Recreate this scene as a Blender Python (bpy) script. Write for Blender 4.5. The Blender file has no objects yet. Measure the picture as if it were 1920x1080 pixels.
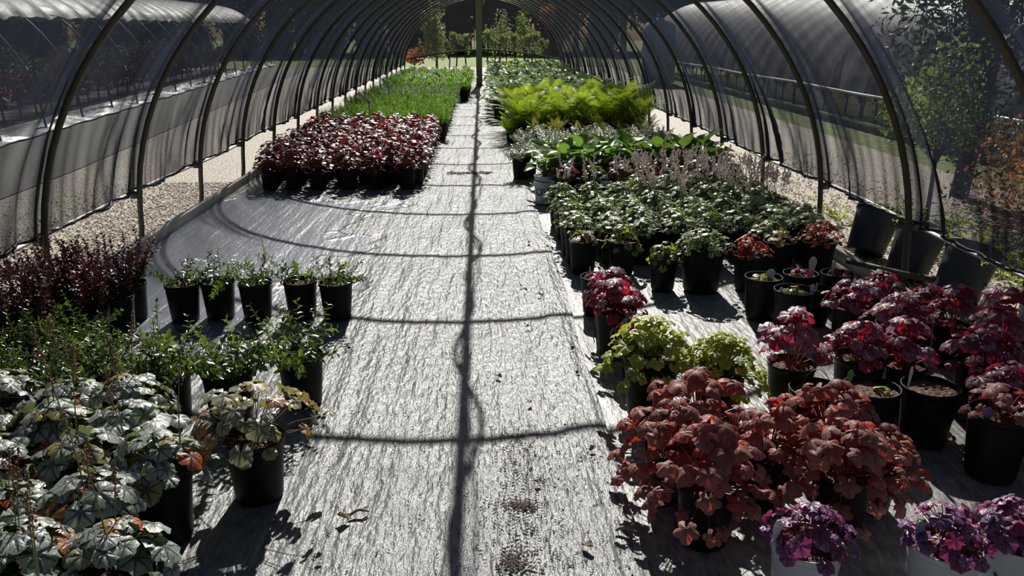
import bpy, math, random
import numpy as np
from mathutils import Vector, Matrix, Euler
PI = math.pi
C = bpy.context.scene.collection
S = bpy.context.scene

# ---------------------------------------------------------------- camera, sky, sun, exposure
PIT = math.radians(17.5); YAW = math.radians(2.03)
cd = bpy.data.cameras.new('camera'); cam = bpy.data.objects.new('camera', cd); C.objects.link(cam)
cd.sensor_width = 36; cd.lens = 36 * 1550 / 1920; cd.clip_end = 400
cam.location = (0, 0, 1.6); cam.rotation_euler = (PI/2 - PIT, 0, -YAW)
S.camera = cam
SUN_EL = math.radians(37.0); SUN_AZ = math.radians(2.6)
w = bpy.data.worlds.new('sky'); S.world = w; w.use_nodes = True
wn = w.node_tree; wn.nodes.clear()
wo = wn.nodes.new('ShaderNodeOutputWorld'); wb = wn.nodes.new('ShaderNodeBackground')
sk = wn.nodes.new('ShaderNodeTexSky'); sk.sky_type = 'NISHITA'; sk.sun_disc = False
sk.sun_elevation = SUN_EL; sk.sun_rotation = SUN_AZ; sk.air_density = 1.2; sk.dust_density = 1.5
wb.inputs['Strength'].default_value = 0.04
wn.links.new(sk.outputs[0], wb.inputs[0]); wn.links.new(wb.outputs[0], wo.inputs[0])
sd = bpy.data.lights.new('sun', 'SUN'); sd.energy = 8.5; sd.angle = math.radians(0.55); sd.color = (1, .965, .90)
so = bpy.data.objects.new('sun', sd); C.objects.link(so)
sv = Vector((math.sin(SUN_AZ)*math.cos(SUN_EL), math.cos(SUN_AZ)*math.cos(SUN_EL), math.sin(SUN_EL)))
so.rotation_euler = sv.to_track_quat('Z', 'Y').to_euler(); so.location = (0, 0, 12)
vs = S.view_settings; vs.view_transform = 'Standard'; vs.look = 'None'; vs.gamma = 1; vs.exposure = 0.0; vs.use_curve_mapping = False
try:
    S.cycles.transparent_max_bounces = 24; S.cycles.max_bounces = 8; S.cycles.transmission_bounces = 6
    S.cycles.use_denoising = True; S.cycles.sample_clamp_indirect = 4.0; S.cycles.caustics_reflective = False
except Exception: pass

# ---------------------------------------------------------------- node helpers
class NT:
    def __init__(s, name):
        s.m = bpy.data.materials.new(name); s.m.use_nodes = True; s.t = s.m.node_tree; s.t.nodes.clear()
        s.out = s.t.nodes.new('ShaderNodeOutputMaterial')
    def n(s, typ, ins=None, **props):
        nd = s.t.nodes.new(typ)
        for k, v in props.items(): setattr(nd, k, v)
        for k, v in (ins or {}).items(): s.set(nd.inputs[k], v)
        return nd
    def set(s, sock, v):
        if isinstance(v, bpy.types.NodeSocket): s.t.links.new(v, sock)
        elif isinstance(v, bpy.types.Node): s.t.links.new(v.outputs[0], sock)
        else:
            if isinstance(v, (tuple, list)) and sock.type == 'RGBA' and len(v) == 3: v = tuple(v) + (1,)
            sock.default_value = v
    def math(s, op, a, b=0.0, c=None, clamp=False):
        nd = s.t.nodes.new('ShaderNodeMath'); nd.operation = op; nd.use_clamp = clamp
        s.set(nd.inputs[0], a); s.set(nd.inputs[1], b)
        if c is not None: s.set(nd.inputs[2], c)
        return nd.outputs[0]
    def mix(s, f, a, b, blend='MIX'):
        nd = s.t.nodes.new('ShaderNodeMix'); nd.data_type = 'RGBA'; nd.blend_type = blend
        s.set(nd.inputs[0], f); s.set(nd.inputs[6], a); s.set(nd.inputs[7], b)
        return nd.outputs[2]
    def ramp(s, f, stops, interp='LINEAR'):
        nd = s.t.nodes.new('ShaderNodeValToRGB'); cr = nd.color_ramp; cr.interpolation = interp
        while len(cr.elements) < len(stops): cr.elements.new(0.5)
        for e, (p, c) in zip(cr.elements, stops): e.position = p; e.color = tuple(c) + (1,) if len(c) == 3 else c
        s.set(nd.inputs[0], f); return nd.outputs[0]
    def noise(s, scale, vec=None, detail=3, rough=.55):
        nd = s.n('ShaderNodeTexNoise', {'Scale': scale, 'Detail': detail, 'Roughness': rough})
        if vec is not None: s.set(nd.inputs['Vector'], vec)
        return nd
    def obj(s): return s.n('ShaderNodeTexCoord').outputs['Object']
    def mapv(s, vec, scale): return s.n('ShaderNodeMapping', {'Vector': vec, 'Scale': scale}).outputs[0]
    def bump(s, h, strength=.5, dist=.01, normal=None):
        nd = s.n('ShaderNodeBump', {'Height': h, 'Strength': strength, 'Distance': dist})
        if normal is not None: s.set(nd.inputs['Normal'], normal)
        return nd.outputs[0]
    def finish(s, sh): s.t.links.new(sh.outputs[0] if isinstance(sh, bpy.types.Node) else sh, s.out.inputs[0]); return s.m

def plain(name, col, rough=.6, metal=0.0, var=.15, nscale=20, bump=.2, spec=.5):
    t = NT(name); o = t.obj(); nz = t.noise(nscale, o)
    c = t.mix(nz.outputs[0], tuple(x*(1-var) for x in col), tuple(min(1, x*(1+var)) for x in col))
    p = t.n('ShaderNodeBsdfPrincipled', {'Base Color': c, 'Roughness': rough, 'Metallic': metal, 'Specular IOR Level': spec,
        'Normal': t.bump(nz.outputs[0], bump, .003)})
    return t.finish(p)

def leaf_mat(name, ramp, vein=None, kind='palmate', K=5, vw=.02, back=None, rough=.38, trans=.35, tcol=None, edge=None, spec=.5, veinmix=.8, second=True):
    """ramp: colour stops over the per-leaf random; vein colour; edge: (colour, start) pale margin of blades"""
    t = NT(name)
    rnd = t.n('ShaderNodeAttribute', attribute_name='rnd').outputs['Fac']
    col = t.ramp(rnd, ramp)
    uv = t.n('ShaderNodeUVMap').outputs[0]; sp = t.n('ShaderNodeSeparateXYZ', {0: uv}); u, v = sp.outputs[0], sp.outputs[1]
    if kind == 'palmate':
        d = t.math('MULTIPLY', t.math('ABSOLUTE', t.math('SUBTRACT', t.math('FRACT', t.math('MULTIPLY', u, K)), .5)), v)
        width = t.math('MULTIPLY', t.math('SUBTRACT', 1.35, v), vw*K)
        mask = t.math('MULTIPLY', t.math('SUBTRACT', 1.0, t.math('DIVIDE', d, width)), 1.8, clamp=True)
        if second:
            h = t.math('ABSOLUTE', t.math('SUBTRACT', t.math('FRACT', t.math('SUBTRACT', t.math('MULTIPLY', v, 4.2), t.math('MULTIPLY', d, 5.0))), .5))
            m2 = t.math('MULTIPLY', t.math('SUBTRACT', 1.0, t.math('MULTIPLY', h, 9.0), clamp=True), .55)
            mask = t.math('MAXIMUM', mask, m2)
    else:
        mid = t.math('ABSOLUTE', t.math('SUBTRACT', u, .5))
        mask = t.math('SUBTRACT', 1.0, t.math('MULTIPLY', mid, 1/vw), clamp=True)
        if kind == 'ribbed':
            h = t.math('ABSOLUTE', t.math('SUBTRACT', t.math('FRACT', t.math('MULTIPLY', u, 9.0)), .5))
            mask = t.math('MAXIMUM', mask, t.math('MULTIPLY', t.math('SUBTRACT', 1.0, t.math('MULTIPLY', h, 5.0), clamp=True), .4))
    nz = t.noise(60, t.obj(), 2)
    if vein is not None: col = t.mix(t.math('MULTIPLY', mask, veinmix), col, vein)
    if edge is not None:
        wob = t.math('ADD', t.math('ABSOLUTE', t.math('SUBTRACT', u, .5)), t.math('MULTIPLY', t.math('SUBTRACT', nz.outputs[0], .5), .1))
        em = t.math('GREATER_THAN', wob, edge[1])
        col = t.mix(em, col, edge[0])
    if back is not None:
        bf = t.n('ShaderNodeNewGeometry').outputs['Backfacing']
        col = t.mix(bf, col, back)
    col = t.mix(t.math('MULTIPLY', nz.outputs[0], .35), col, (0, 0, 0))
    bm = t.bump(t.math('ADD', t.math('MULTIPLY', mask, -1.0), nz.outputs[0]), .5, .002)
    p = t.n('ShaderNodeBsdfPrincipled', {'Base Color': col, 'Roughness': rough, 'Specular IOR Level': spec, 'Normal': bm})
    tr = t.n('ShaderNodeBsdfTranslucent', {'Color': t.mix(.75, col, tcol) if tcol is not None else col})
    return t.finish(t.n('ShaderNodeMixShader', {0: trans, 1: p.outputs[0], 2: tr.outputs[0]}))

# ---------------------------------------------------------------- mesh helpers
class MB:
    """collects vertices, faces, uv per vertex, rnd per vertex and material index per face, links as one object"""
    def __init__(s): s.V = []; s.F = []; s.U = []; s.R = []; s.M = []; s.n = 0
    def add(s, v, f, uv=None, rnd=0.0, mi=0):
        v = np.asarray(v, float).reshape(-1, 3)
        s.V.append(v)
        s.F.extend([tuple(int(i)+s.n for i in q) for q in f]); s.M.extend([mi]*len(f))
        s.U.append(np.zeros((len(v), 2)) if uv is None else np.asarray(uv, float))
        s.R.append(np.full(len(v), float(rnd))); s.n += len(v)
    def leaves(s, tpl, mats, locs, rnds, mi=0):
        """tpl = (verts, faces, uv); mats n x 3 x 3 (columns = leaf axes, scaled); locs n x 3"""
        tv, tf, tu = tpl; n = len(locs); k = len(tv)
        if n == 0: return
        v = np.einsum('nij,kj->nki', mats, tv) + np.asarray(locs)[:, None, :]
        s.V.append(v.reshape(-1, 3)); s.U.append(np.tile(tu, (n, 1))); s.R.append(np.repeat(np.asarray(rnds, float), k))
        for i in range(n):
            b = s.n + i*k
            s.F.extend([tuple(b+j for j in q) for q in tf])
        s.M.extend([mi]*(n*len(tf))); s.n += n*k
    def box(s, c, d, rot=None, mi=0):
        v = np.array([[x, y, z] for x in (-.5, .5) for y in (-.5, .5) for z in (-.5, .5)])*np.array(d)
        if rot is not None: v = v @ np.array(Euler(rot).to_matrix()).T
        s.add(v+np.array(c), [(0, 1, 3, 2), (4, 6, 7, 5), (0, 4, 5, 1), (2, 3, 7, 6), (0, 2, 6, 4), (1, 5, 7, 3)], mi=mi)
    def tube(s, pts, r, seg=6, rnd=0.0, cap=True, mi=0):
        pts = np.asarray(pts, float); n = len(pts)
        rr = np.full(n, r, float) if np.isscalar(r) else np.asarray(r, float)
        tg = np.gradient(pts, axis=0); tg /= np.linalg.norm(tg, axis=1)[:, None]+1e-9
        ref = np.array([0, 0, 1.0]) if abs(tg[0][2]) < .9 else np.array([1.0, 0, 0])
        a = np.cross(tg[0], ref); a /= np.linalg.norm(a)
        V = []
        for i in range(n):
            a = a - tg[i]*(a@tg[i]); a /= np.linalg.norm(a)+1e-9; b = np.cross(tg[i], a)
            for k in range(seg):
                t = 2*PI*k/seg; V.append(pts[i]+rr[i]*(a*math.cos(t)+b*math.sin(t)))
        F = [(i*seg+k, i*seg+(k+1) % seg, (i+1)*seg+(k+1) % seg, (i+1)*seg+k) for i in range(n-1) for k in range(seg)]
        if cap: F += [tuple(range(seg-1, -1, -1)), tuple((n-1)*seg+k for k in range(seg))]
        s.add(V, F, rnd=rnd, mi=mi)
    def lathe(s, prof, seg=28, c=(0, 0, 0), mi=0, wob=0.0):
        V = []; F = []
        for (r, z) in prof:
            for k in range(seg):
                t = 2*PI*k/seg; q = r*(1+wob*math.sin(2*t+1)); V.append((c[0]+q*math.cos(t), c[1]+q*math.sin(t), c[2]+z))
        for i in range(len(prof)-1):
            for k in range(seg): F.append((i*seg+k, i*seg+(k+1) % seg, (i+1)*seg+(k+1) % seg, (i+1)*seg+k))
        s.add(V, F, mi=mi)
    def grid(s, P, mi=0, rnd=0.0):
        P = np.asarray(P, float); a, b = P.shape[:2]
        F = [(i*b+j, i*b+j+1, (i+1)*b+j+1, (i+1)*b+j) for i in range(a-1) for j in range(b-1)]
        U = np.stack(np.meshgrid(np.linspace(0, 1, b), np.linspace(0, 1, a)), -1).reshape(-1, 2)
        s.add(P.reshape(-1, 3), F, uv=U, rnd=rnd, mi=mi)
    def mesh(s, name, mats, smooth=True):
        me = bpy.data.meshes.new(name)
        V = np.concatenate(s.V); me.from_pydata(V.tolist(), [], s.F)
        for m in (mats if isinstance(mats, (list, tuple)) else [mats]): me.materials.append(m)
        me.polygons.foreach_set('material_index', np.array(s.M, dtype=np.int32))
        me.polygons.foreach_set('use_smooth', np.full(len(s.F), smooth))
        li = np.empty(len(me.loops), dtype=np.int32); me.loops.foreach_get('vertex_index', li)
        uv = me.uv_layers.new(name='UVMap'); uv.data.foreach_set('uv', np.concatenate(s.U)[li].ravel())
        at = me.attributes.new('rnd', 'FLOAT', 'POINT'); at.data.foreach_set('value', np.concatenate(s.R))
        me.update(); return me
    def build(s, name, mats, parent=None, smooth=True):
        o = bpy.data.objects.new(name, s.mesh(name, mats, smooth)); C.objects.link(o)
        if parent is not None: o.parent = parent
        return o

BADL = []
def tag(o, label=None, cat=None, group=None, kind=None):
    if label:
        o['label'] = label
        if not 4 <= len(label.split()) <= 16: BADL.append(label)
    if cat: o['category'] = cat
    if group: o['group'] = group
    if kind: o['kind'] = kind
    return o
def empty(name, loc, label=None, cat=None, group=None, rz=0.0):
    o = bpy.data.objects.new(name, None); C.objects.link(o); o.location = loc; o.rotation_euler = (0, 0, rz)
    o.empty_display_size = .05
    return tag(o, label, cat, group)
def part(name, me, parent, label=None):
    o = bpy.data.objects.new(name, me); C.objects.link(o); o.parent = parent
    if label: o['label'] = label
    return o

# ---------------------------------------------------------------- leaf templates (local: y = tip, x = across, z = upper face)
def t_palmate(nth=20, nr=3, lobes=5, depth=.2, ruffle=.06, droop=.25, seed=0, teeth=0.0, round_=.9):
    r = random.Random(seed); ph = r.uniform(0, 6); ph2 = r.uniform(0, 6)
    V = [(0, 0, 0)]; U = [(.5, 0)]; lim = math.radians(163)
    for i in range(1, nr+1):
        q = i/nr
        for k in range(nth+1):
            th = -lim+2*lim*k/nth; un = th/(2*PI)+.5
            lob = abs(math.sin(PI*(un*lobes)))            # 1 at vein-aligned angles handled with the offset below
            lob = abs(math.cos(PI*un*lobes + (PI/2 if lobes % 2 else 0)))
            R = (1-depth*(1-lob**.7)*q) * (round_+(1-round_)*math.cos(th)) + teeth*(r.random()-.5)*(q > .9)
            z = -droop*q*q + ruffle*q*math.sin(6*th+ph) + ruffle*.6*q*math.sin(11*th+ph2) + .10*q*(1-lob)*(1 - q*.4) + .12*q
            V.append((.5*q*R*math.sin(th), .5*q*R*math.cos(th), .5*z)); U.append((un, q))
    F = [(0, 1+k+1, 1+k) for k in range(nth)]
    for i in range(nr-1):
        for k in range(nth): a = 1+i*(nth+1)+k; b = a+nth+1; F.append((a, a+1, b+1, b))
    return np.array(V, float), F, np.array(U, float)
def t_blade(nv=4, wpos=.45, fold=.15, droop=.2, w=.5, nu=2, wave=0.0, base=.0):
    """leaf of length 1, half width w at its widest, tip at y=1"""
    V = []; U = []
    for i in range(nv+1):
        t = i/nv; half = w*(math.sin(PI*t**(math.log(.5)/math.log(wpos)))**.8 if 0 < t < 1 else 0)+base*(1-t)*.5
        half = max(half, .004)
        for j in range(nu+1):
            s = -1+2*j/nu
            V.append((half*s, t, -droop*t*t + fold*abs(s)*half*2 + wave*math.sin(9*t)*s*half)); U.append((j/nu, t))
    F = [(i*(nu+1)+j, i*(nu+1)+j+1, (i+1)*(nu+1)+j+1, (i+1)*(nu+1)+j) for i in range(nv) for j in range(nu)]
    return np.array(V, float), F, np.array(U, float)

def frames(tips, normals, scale):
    y = np.asarray(tips, float); z = np.asarray(normals, float)
    y = y/np.linalg.norm(y, axis=1)[:, None]
    z = z - y*np.sum(y*z, 1)[:, None]; z = z/(np.linalg.norm(z, axis=1)[:, None]+1e-9)
    x = np.cross(y, z); M = np.stack([x, y, z], -1)
    return M*np.asarray(scale, float).reshape(-1, 1, 1)

# ---------------------------------------------------------------- materials
M = {}
M['pot'] = plain('black_pot_plastic', (.007, .0075, .0085), .5, nscale=30, bump=.15, spec=.22)
M['pot_big'] = plain('dull_black_pot_plastic', (.04, .043, .052), .42, nscale=12, bump=.1)
M['pot_white'] = plain('white_pot_plastic', (.62, .65, .70), .4, var=.05)
M['ink'] = plain('dark_ink', (.03, .04, .10), .5)
def soil_mat():
    t = NT('potting_bark'); o = t.obj(); v = t.n('ShaderNodeTexVoronoi', {'Vector': o, 'Scale': 90.0})
    c = t.ramp(v.outputs['Color'], [(0, (.03, .016, .01)), (.5, (.10, .05, .03)), (1, (.22, .13, .08))])
    return t.finish(t.n('ShaderNodeBsdfPrincipled', {'Base Color': c, 'Roughness': .9, 'Normal': t.bump(v.outputs['Distance'], 1, .01)}))
M['soil'] = soil_mat()
M['steel'] = plain('weathered_galvanised_steel', (.13, .115, .09), .5, .35, .3, 8)
M['steel_dark'] = plain('dull_grey_steel', (.10, .10, .095), .55, .3, .3, 8)
M['white_pipe'] = plain('white_pipe', (.78, .78, .76), .4, var=.08)
M['hose'] = plain('black_hose', (.02, .02, .02), .5)
M['tag'] = plain('white_plastic_tag', (.75, .76, .78), .35, var=.04)
M['tag_green'] = plain('green_printed_tag', (.12, .35, .07), .35, var=.2, nscale=80)
M['tag_violet'] = plain('violet_printed_tag', (.16, .12, .30), .35, var=.4, nscale=90)
M['tag_blue'] = plain('blue_printed_tag', (.20, .24, .42), .35, var=.5, nscale=70)
M['post'] = plain('greenish_painted_post', (.30, .34, .20), .6, var=.2, nscale=6)
M['bark'] = plain('tree_bark', (.05, .04, .03), .9, var=.4, nscale=10, bump=.8)
M['stem_g'] = plain('green_stem', (.12, .17, .05), .5)
M['stem_r'] = plain('reddish_stem', (.20, .06, .05), .5)
M['stem_b'] = plain('brown_stem', (.12, .06, .045), .6)
M['tank'] = plain('pale_blue_plastic', (.45, .55, .80), .4, var=.1, nscale=3)
def wood_mat():
    t = NT('weathered_timber'); o = t.mapv(t.obj(), (30, 1.2, 30)); nz = t.noise(3, o, 5, .6)
    c = t.ramp(nz.outputs[0], [(.3, (.35, .32, .27)), (.5, (.70, .66, .58)), (.75, (.88, .86, .80))])
    return t.finish(t.n('ShaderNodeBsdfPrincipled', {'Base Color': c, 'Roughness': .8, 'Normal': t.bump(nz.outputs[0], .6, .004)}))
M['wood'] = wood_mat()

def cloth_mat(name, dcol, tcol, hole=.62, crown=0.0):
    """knitted shade cloth: open share falls with the viewing angle as in a real weave"""
    t = NT(name); g = t.n('ShaderNodeNewGeometry'); vd = t.n('ShaderNodeVectorMath', {0: g.outputs['Normal'], 1: g.outputs['Incoming']}, operation='DOT_PRODUCT')
    cs = t.math('MAXIMUM', t.math('ABSOLUTE', vd.outputs['Value']), .32)
    o = t.obj(); nz = t.noise(3.0, t.mapv(o, (1, 3, 1)), 4); nf = t.noise(160.0, o, 2)
    uvm = t.n('ShaderNodeUVMap').outputs[0]
    gat = t.n('ShaderNodeAttribute', attribute_name='rnd').outputs['Fac']
    uu = t.math('ABSOLUTE', t.math('SUBTRACT', t.math('MULTIPLY', t.n('ShaderNodeSeparateXYZ', {0: uvm}).outputs[0], 2.0), 1.0))
    sidem = t.n('ShaderNodeMapRange', {0: uu, 1: .40, 2: .68, 3: 0.0, 4: 1.0}).outputs[0]   # crown opened up, added to let more sun in; gathers only at the sides
    hole = t.math('ADD', hole, t.math('MULTIPLY', t.math('SUBTRACT', 1.0, sidem), crown))
    hole = t.math('MULTIPLY', hole, t.math('SUBTRACT', 1.0, t.math('MULTIPLY', t.math('MULTIPLY', gat, sidem), .8)))
    base = t.math('ADD', hole, t.math('ADD', t.math('MULTIPLY', t.math('SUBTRACT', nz.outputs[0], .5), .22), t.math('MULTIPLY', t.math('SUBTRACT', nf.outputs[0], .5), .3)))
    op = t.math('POWER', base, t.math('DIVIDE', 1.0, cs), clamp=True)
    dif = t.n('ShaderNodeBsdfPrincipled', {'Base Color': dcol, 'Roughness': .45, 'Specular IOR Level': .35})
    tr = t.n('ShaderNodeBsdfTranslucent', {'Color': tcol}); 
    body = t.n('ShaderNodeMixShader', {0: .5, 1: dif.outputs[0], 2: tr.outputs[0]})
    tp = t.n('ShaderNodeBsdfTransparent', {'Color': (1, 1, 1, 1)})
    return t.finish(t.n('ShaderNodeMixShader', {0: op, 1: body.outputs[0], 2: tp.outputs[0]}))
M['cloth'] = cloth_mat('black_shade_cloth', (.016, .020, .032), (.028, .034, .054), .63, .20)
M['cloth_end'] = cloth_mat('end_shade_cloth', (.015, .016, .018), (.02, .02, .024), .52)
M['cloth_right'] = cloth_mat('sunlit_grey_shade_cloth', (.20, .20, .23), (.32, .31, .33), .35)  # lighter copy of the neighbour cloth, sun sheen put into its colour
M['cloth_far'] = cloth_mat('grey_shade_cloth', (.03, .034, .03), (.035, .04, .035), .45)

def fabric_mat(name, base, rlo, rhi, wet=False, bs=1.0):
    t = NT(name); o = t.obj(); sx = t.n('ShaderNodeSeparateXYZ', {0: o})
    st = t.noise(1.0, t.mapv(o, (40, 15, 1)), 3, .55); st2 = t.noise(1.0, t.mapv(o, (13, 1.3, 1)), 3, .5); fine = t.noise(220, o, 2)
    dirt = t.noise(2.6, t.mapv(o, (1.6, 1, 1)), 6, .7); spk = t.n('ShaderNodeTexVoronoi', {'Vector': t.mapv(o, (1.4, 1, 1)), 'Scale': 38.0})
    grit = t.noise(70, o, 3, .7)
    c = t.mix(t.ramp(st.outputs[0], [(.3, (0, 0, 0)), (.7, (1, 1, 1))]), tuple(b*.6 for b in base), tuple(min(1, b*1.45) for b in base))  # crinkle glints put into the colour: lighter crests, darker hollows
    dm = t.math('MULTIPLY', t.ramp(dirt.outputs[0], [(.56, (0, 0, 0)), (.72, (1, 1, 1))]), t.ramp(grit.outputs[0], [(.45, (0, 0, 0)), (.58, (1, 1, 1))]))
    c = t.mix(t.math('MULTIPLY', dm, .8), c, (.07, .05, .035))
    rough = t.math('ADD', rlo, t.math('MULTIPLY', t.noise(5, o, 4).outputs[0], rhi-rlo))
    h = t.math('ADD', t.math('MULTIPLY', st.outputs[0], 1.0), t.math('ADD', t.math('MULTIPLY', st2.outputs[0], 2.2), t.math('MULTIPLY', fine.outputs[0], .12)))
    bd = .010*bs; spec = .17 if wet else .3
    if wet:
        # rain water standing on the left half of the sheet, with winding dark edges
        wl = t.ramp(sx.outputs[0], [(0, (0, 0, 0)), (1, (1, 1, 1))])
        mx = t.n('ShaderNodeMapRange', {0: sx.outputs[0], 1: -.45, 2: -1.5, 3: 0.0, 4: 1.0}).outputs[0]
        my = t.math('MULTIPLY', t.n('ShaderNodeMapRange', {0: sx.outputs[1], 1: 3.6, 2: 4.8, 3: 0.0, 4: 1.0}).outputs[0], t.n('ShaderNodeMapRange', {0: sx.outputs[1], 1: 8.6, 2: 7.6, 3: 0.0, 4: 1.0}).outputs[0])
        pn = t.noise(1.6, t.mapv(o, (1.1, 1, 1)), 3, .55)
        wv = t.math('ADD', t.math('MULTIPLY', t.math('MULTIPLY', mx, my), .75), t.math('MULTIPLY', t.math('SUBTRACT', pn.outputs[0], .5), 1.5))
        wm = t.ramp(wv, [(.38, (0, 0, 0)), (.46, (1, 1, 1))])
        ed = t.math('MULTIPLY', t.ramp(wv, [(.34, (0, 0, 0)), (.39, (1, 1, 1)), (.44, (0, 0, 0))]), 1.0)
        c = t.mix(wm, c, (.20, .215, .25)); c = t.mix(t.math('MULTIPLY', ed, .8), c, (.05, .05, .05))  # bluish tone of the wet part paints in the sky reflection
        rough = t.mix(wm, rough, (.27, .27, .27)); spec = t.mix(wm, (.17, .17, .17), (.5, .5, .5))
        h = t.math('MULTIPLY', h, t.math('SUBTRACT', 1.0, t.math('MULTIPLY', wm, .55)))
    p = t.n('ShaderNodeBsdfPrincipled', {'Base Color': c, 'Roughness': rough, 'Specular IOR Level': spec, 'Normal': t.bump(h, .8, bd)})
    return t.finish(p)
M['fabric'] = fabric_mat('woven_ground_fabric', (.152, .156, .158), .24, .42, True, 1.35)
M['fabric2'] = fabric_mat('grey_ground_fabric', (.22, .22, .205), .28, .6, False, 1.0)
def gravel_mat():
    t = NT('pea_gravel'); o = t.obj(); v = t.n('ShaderNodeTexVoronoi', {'Vector': t.mapv(o, (1, 1, .3)), 'Scale': 46.0}); v2 = t.n('ShaderNodeTexVoronoi', {'Vector': o, 'Scale': 60.0})
    c = t.ramp(v.outputs['Color'], [(0, (.20, .15, .11)), (.35, (.42, .35, .28)), (.7, (.56, .50, .42)), (1, (.72, .68, .60))])
    c = t.mix(t.math('MULTIPLY', v2.outputs['Distance'], .6), c, (.25, .2, .15))
    c = t.mix(t.ramp(v.outputs['Distance'], [(.25, (0, 0, 0)), (.62, (1, 1, 1))]), c, (.15, .12, .09))  # shade in the crevices between stones painted into the colour
    moss = t.noise(1.3, o, 5, .7)
    c = t.mix(t.ramp(moss.outputs[0], [(.56, (0, 0, 0)), (.75, (.75, .75, .75))]), c, (.22, .26, .06))
    h = t.math('SUBTRACT', 1.0, v.outputs['Distance'])
    return t.finish(t.n('ShaderNodeBsdfPrincipled', {'Base Color': c, 'Roughness': .75, 'Normal': t.bump(h, 1.0, .009)}))
M['gravel'] = gravel_mat()
M['stone'] = plain('pebble_stone', (.52, .45, .37), .7, var=.35, nscale=7)
def grass_mat():
    t = NT('rough_grass'); o = t.obj(); nz = t.noise(9, o, 6, .7)
    c = t.ramp(nz.outputs[0], [(.3, (.05, .08, .015)), (.5, (.14, .18, .03)), (.75, (.34, .33, .12))])
    return t.finish(t.n('ShaderNodeBsdfPrincipled', {'Base Color': c, 'Roughness': .9, 'Normal': t.bump(nz.outputs[0], 1, .06)}))
M['grass'] = grass_mat()

# ---------------------------------------------------------------- setting: ground
rng = np.random.default_rng(7)
mb = MB(); mb.grid(np.array([[(x, y, -.03) for x in np.linspace(-60, 60, 25)] for y in np.linspace(-6, 110, 25)]))
tag(mb.build('grass_ground', M['grass']), kind='structure')
mb = MB(); mb.grid(np.array([[(x - (.09*max(0, y-9) if x < -4 else 0), y, -.008) for x in (-9.5, -7, -4, 0, 4, 5.4)] for y in np.linspace(-4, 36, 21)]))
tag(mb.build('gravel_ground', M['gravel']), kind='structure')

def vnoise(x, y, seed=0):
    r = np.random.default_rng(seed); z = np.zeros_like(x)
    for _ in range(7):
        a = r.uniform(0, 2*PI); f = r.uniform(.6, 1.4); z += np.sin((x*math.cos(a)+y*math.sin(a))*f*2*PI+r.uniform(0, 6))
    return z/7
def sheet(x0, x1, y0, y1, nx, ny, z0, amp, left_wave=0.0, right_wave=0.0, seed=1, lift=0.0):
    xs = np.linspace(0, 1, nx); ys = np.linspace(0, 1, ny)**1.25; Y = y0+(y1-y0)*ys[:, None]+0*xs
    wl = left_wave*vnoise(Y*.5, Y*0, seed+5); wr = right_wave*vnoise(Y*.55, Y*0, seed+6)
    X = (x0+wl)*(1-xs)+(x1+wr)*xs
    Z = z0+amp*(vnoise(X*4.5, Y*.7, seed)+.6*vnoise(X*9, Y*1.3, seed+1)+.8*vnoise(X*1.2, Y*.5, seed+2))
    e = np.clip((xs-.93)/.07, 0, 1)
    Z = Z+lift*np.sin(e*PI)*(.6+.6*vnoise(Y*1.5, Y*0, seed+9))
    return np.stack([X, Y, Z], -1)
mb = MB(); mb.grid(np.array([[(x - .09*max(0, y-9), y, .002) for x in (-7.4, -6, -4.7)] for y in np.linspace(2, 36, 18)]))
tag(mb.build('floor', plain('olive_ground_strip', (.062, .056, .038), .8, nscale=4)), kind='structure')  # smooth dark olive strip laid over the gravel
mb = MB(); mb.grid(sheet(-2.5, .50, 0.6, 29.2, 130, 300, .020, .0035, 0, .035, 3, .012))
tag(mb.build('floor', M['fabric']), kind='structure')
mb = MB(); mb.grid(sheet(.40, 2.51, 0.6, 29.2, 70, 160, .006, .0025, 0, 0, 11))
tag(mb.build('floor', M['fabric2']), kind='structure')

# loose pebbles over the gravel near the tunnel
ico_v = []; g_ = (1+5**.5)/2
for a, b in ((-1, g_), (1, g_), (-1, -g_), (1, -g_)): ico_v.append((a, b, 0))
for a, b in ((-1, g_), (1, g_), (-1, -g_), (1, -g_)): ico_v.append((0, a, b))
for a, b in ((g_, -1), (g_, 1), (-g_, -1), (-g_, 1)): ico_v.append((a, 0, b))
ico_v = np.array(ico_v)/math.hypot(1, g_)
ico_f = [(0,11,5),(0,5,1),(0,1,7),(0,7,10),(0,10,11),(1,5,9),(5,11,4),(11,10,2),(10,7,6),(7,1,8),(3,9,4),(3,4,2),(3,2,6),(3,6,8),(3,8,9),(4,9,5),(2,4,11),(6,2,10),(8,6,7),(9,8,1)]
def stones(n, f_xy, smin, smax, flat=.55, z=0.0, seed=0):
    r = np.random.default_rng(seed); mb = MB(); locs = []; ms = []
    for i in range(n):
        x, y = f_xy(r); s = r.uniform(smin, smax); R = np.array(Euler((r.uniform(-.3, .3), r.uniform(-.3, .3), r.uniform(0, 6))).to_matrix())
        ms.append(R @ np.diag([s*r.uniform(.7, 1.3), s*r.uniform(.7, 1.1), s*flat])); locs.append((x, y, z+s*flat*.3))
    mb.leaves((ico_v, ico_f, np.zeros((12, 2))), np.array(ms), locs, r.random(n)); return mb
def pebble_mat():
    t = NT('pebbles'); rn = t.n('ShaderNodeAttribute', attribute_name='rnd').outputs['Fac']
    c = t.ramp(rn, [(0, (.25, .18, .14)), (.4, (.48, .40, .32)), (.75, (.62, .56, .47)), (1, (.80, .76, .70))])
    return t.finish(t.n('ShaderNodeBsdfPrincipled', {'Base Color': c, 'Roughness': .7}))
M['pebble'] = pebble_mat()
st = stones(7000, lambda r: (-2.66-abs(r.normal(0, .55)), r.uniform(3.6, 9)) , .006, .013, seed=4)
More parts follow.
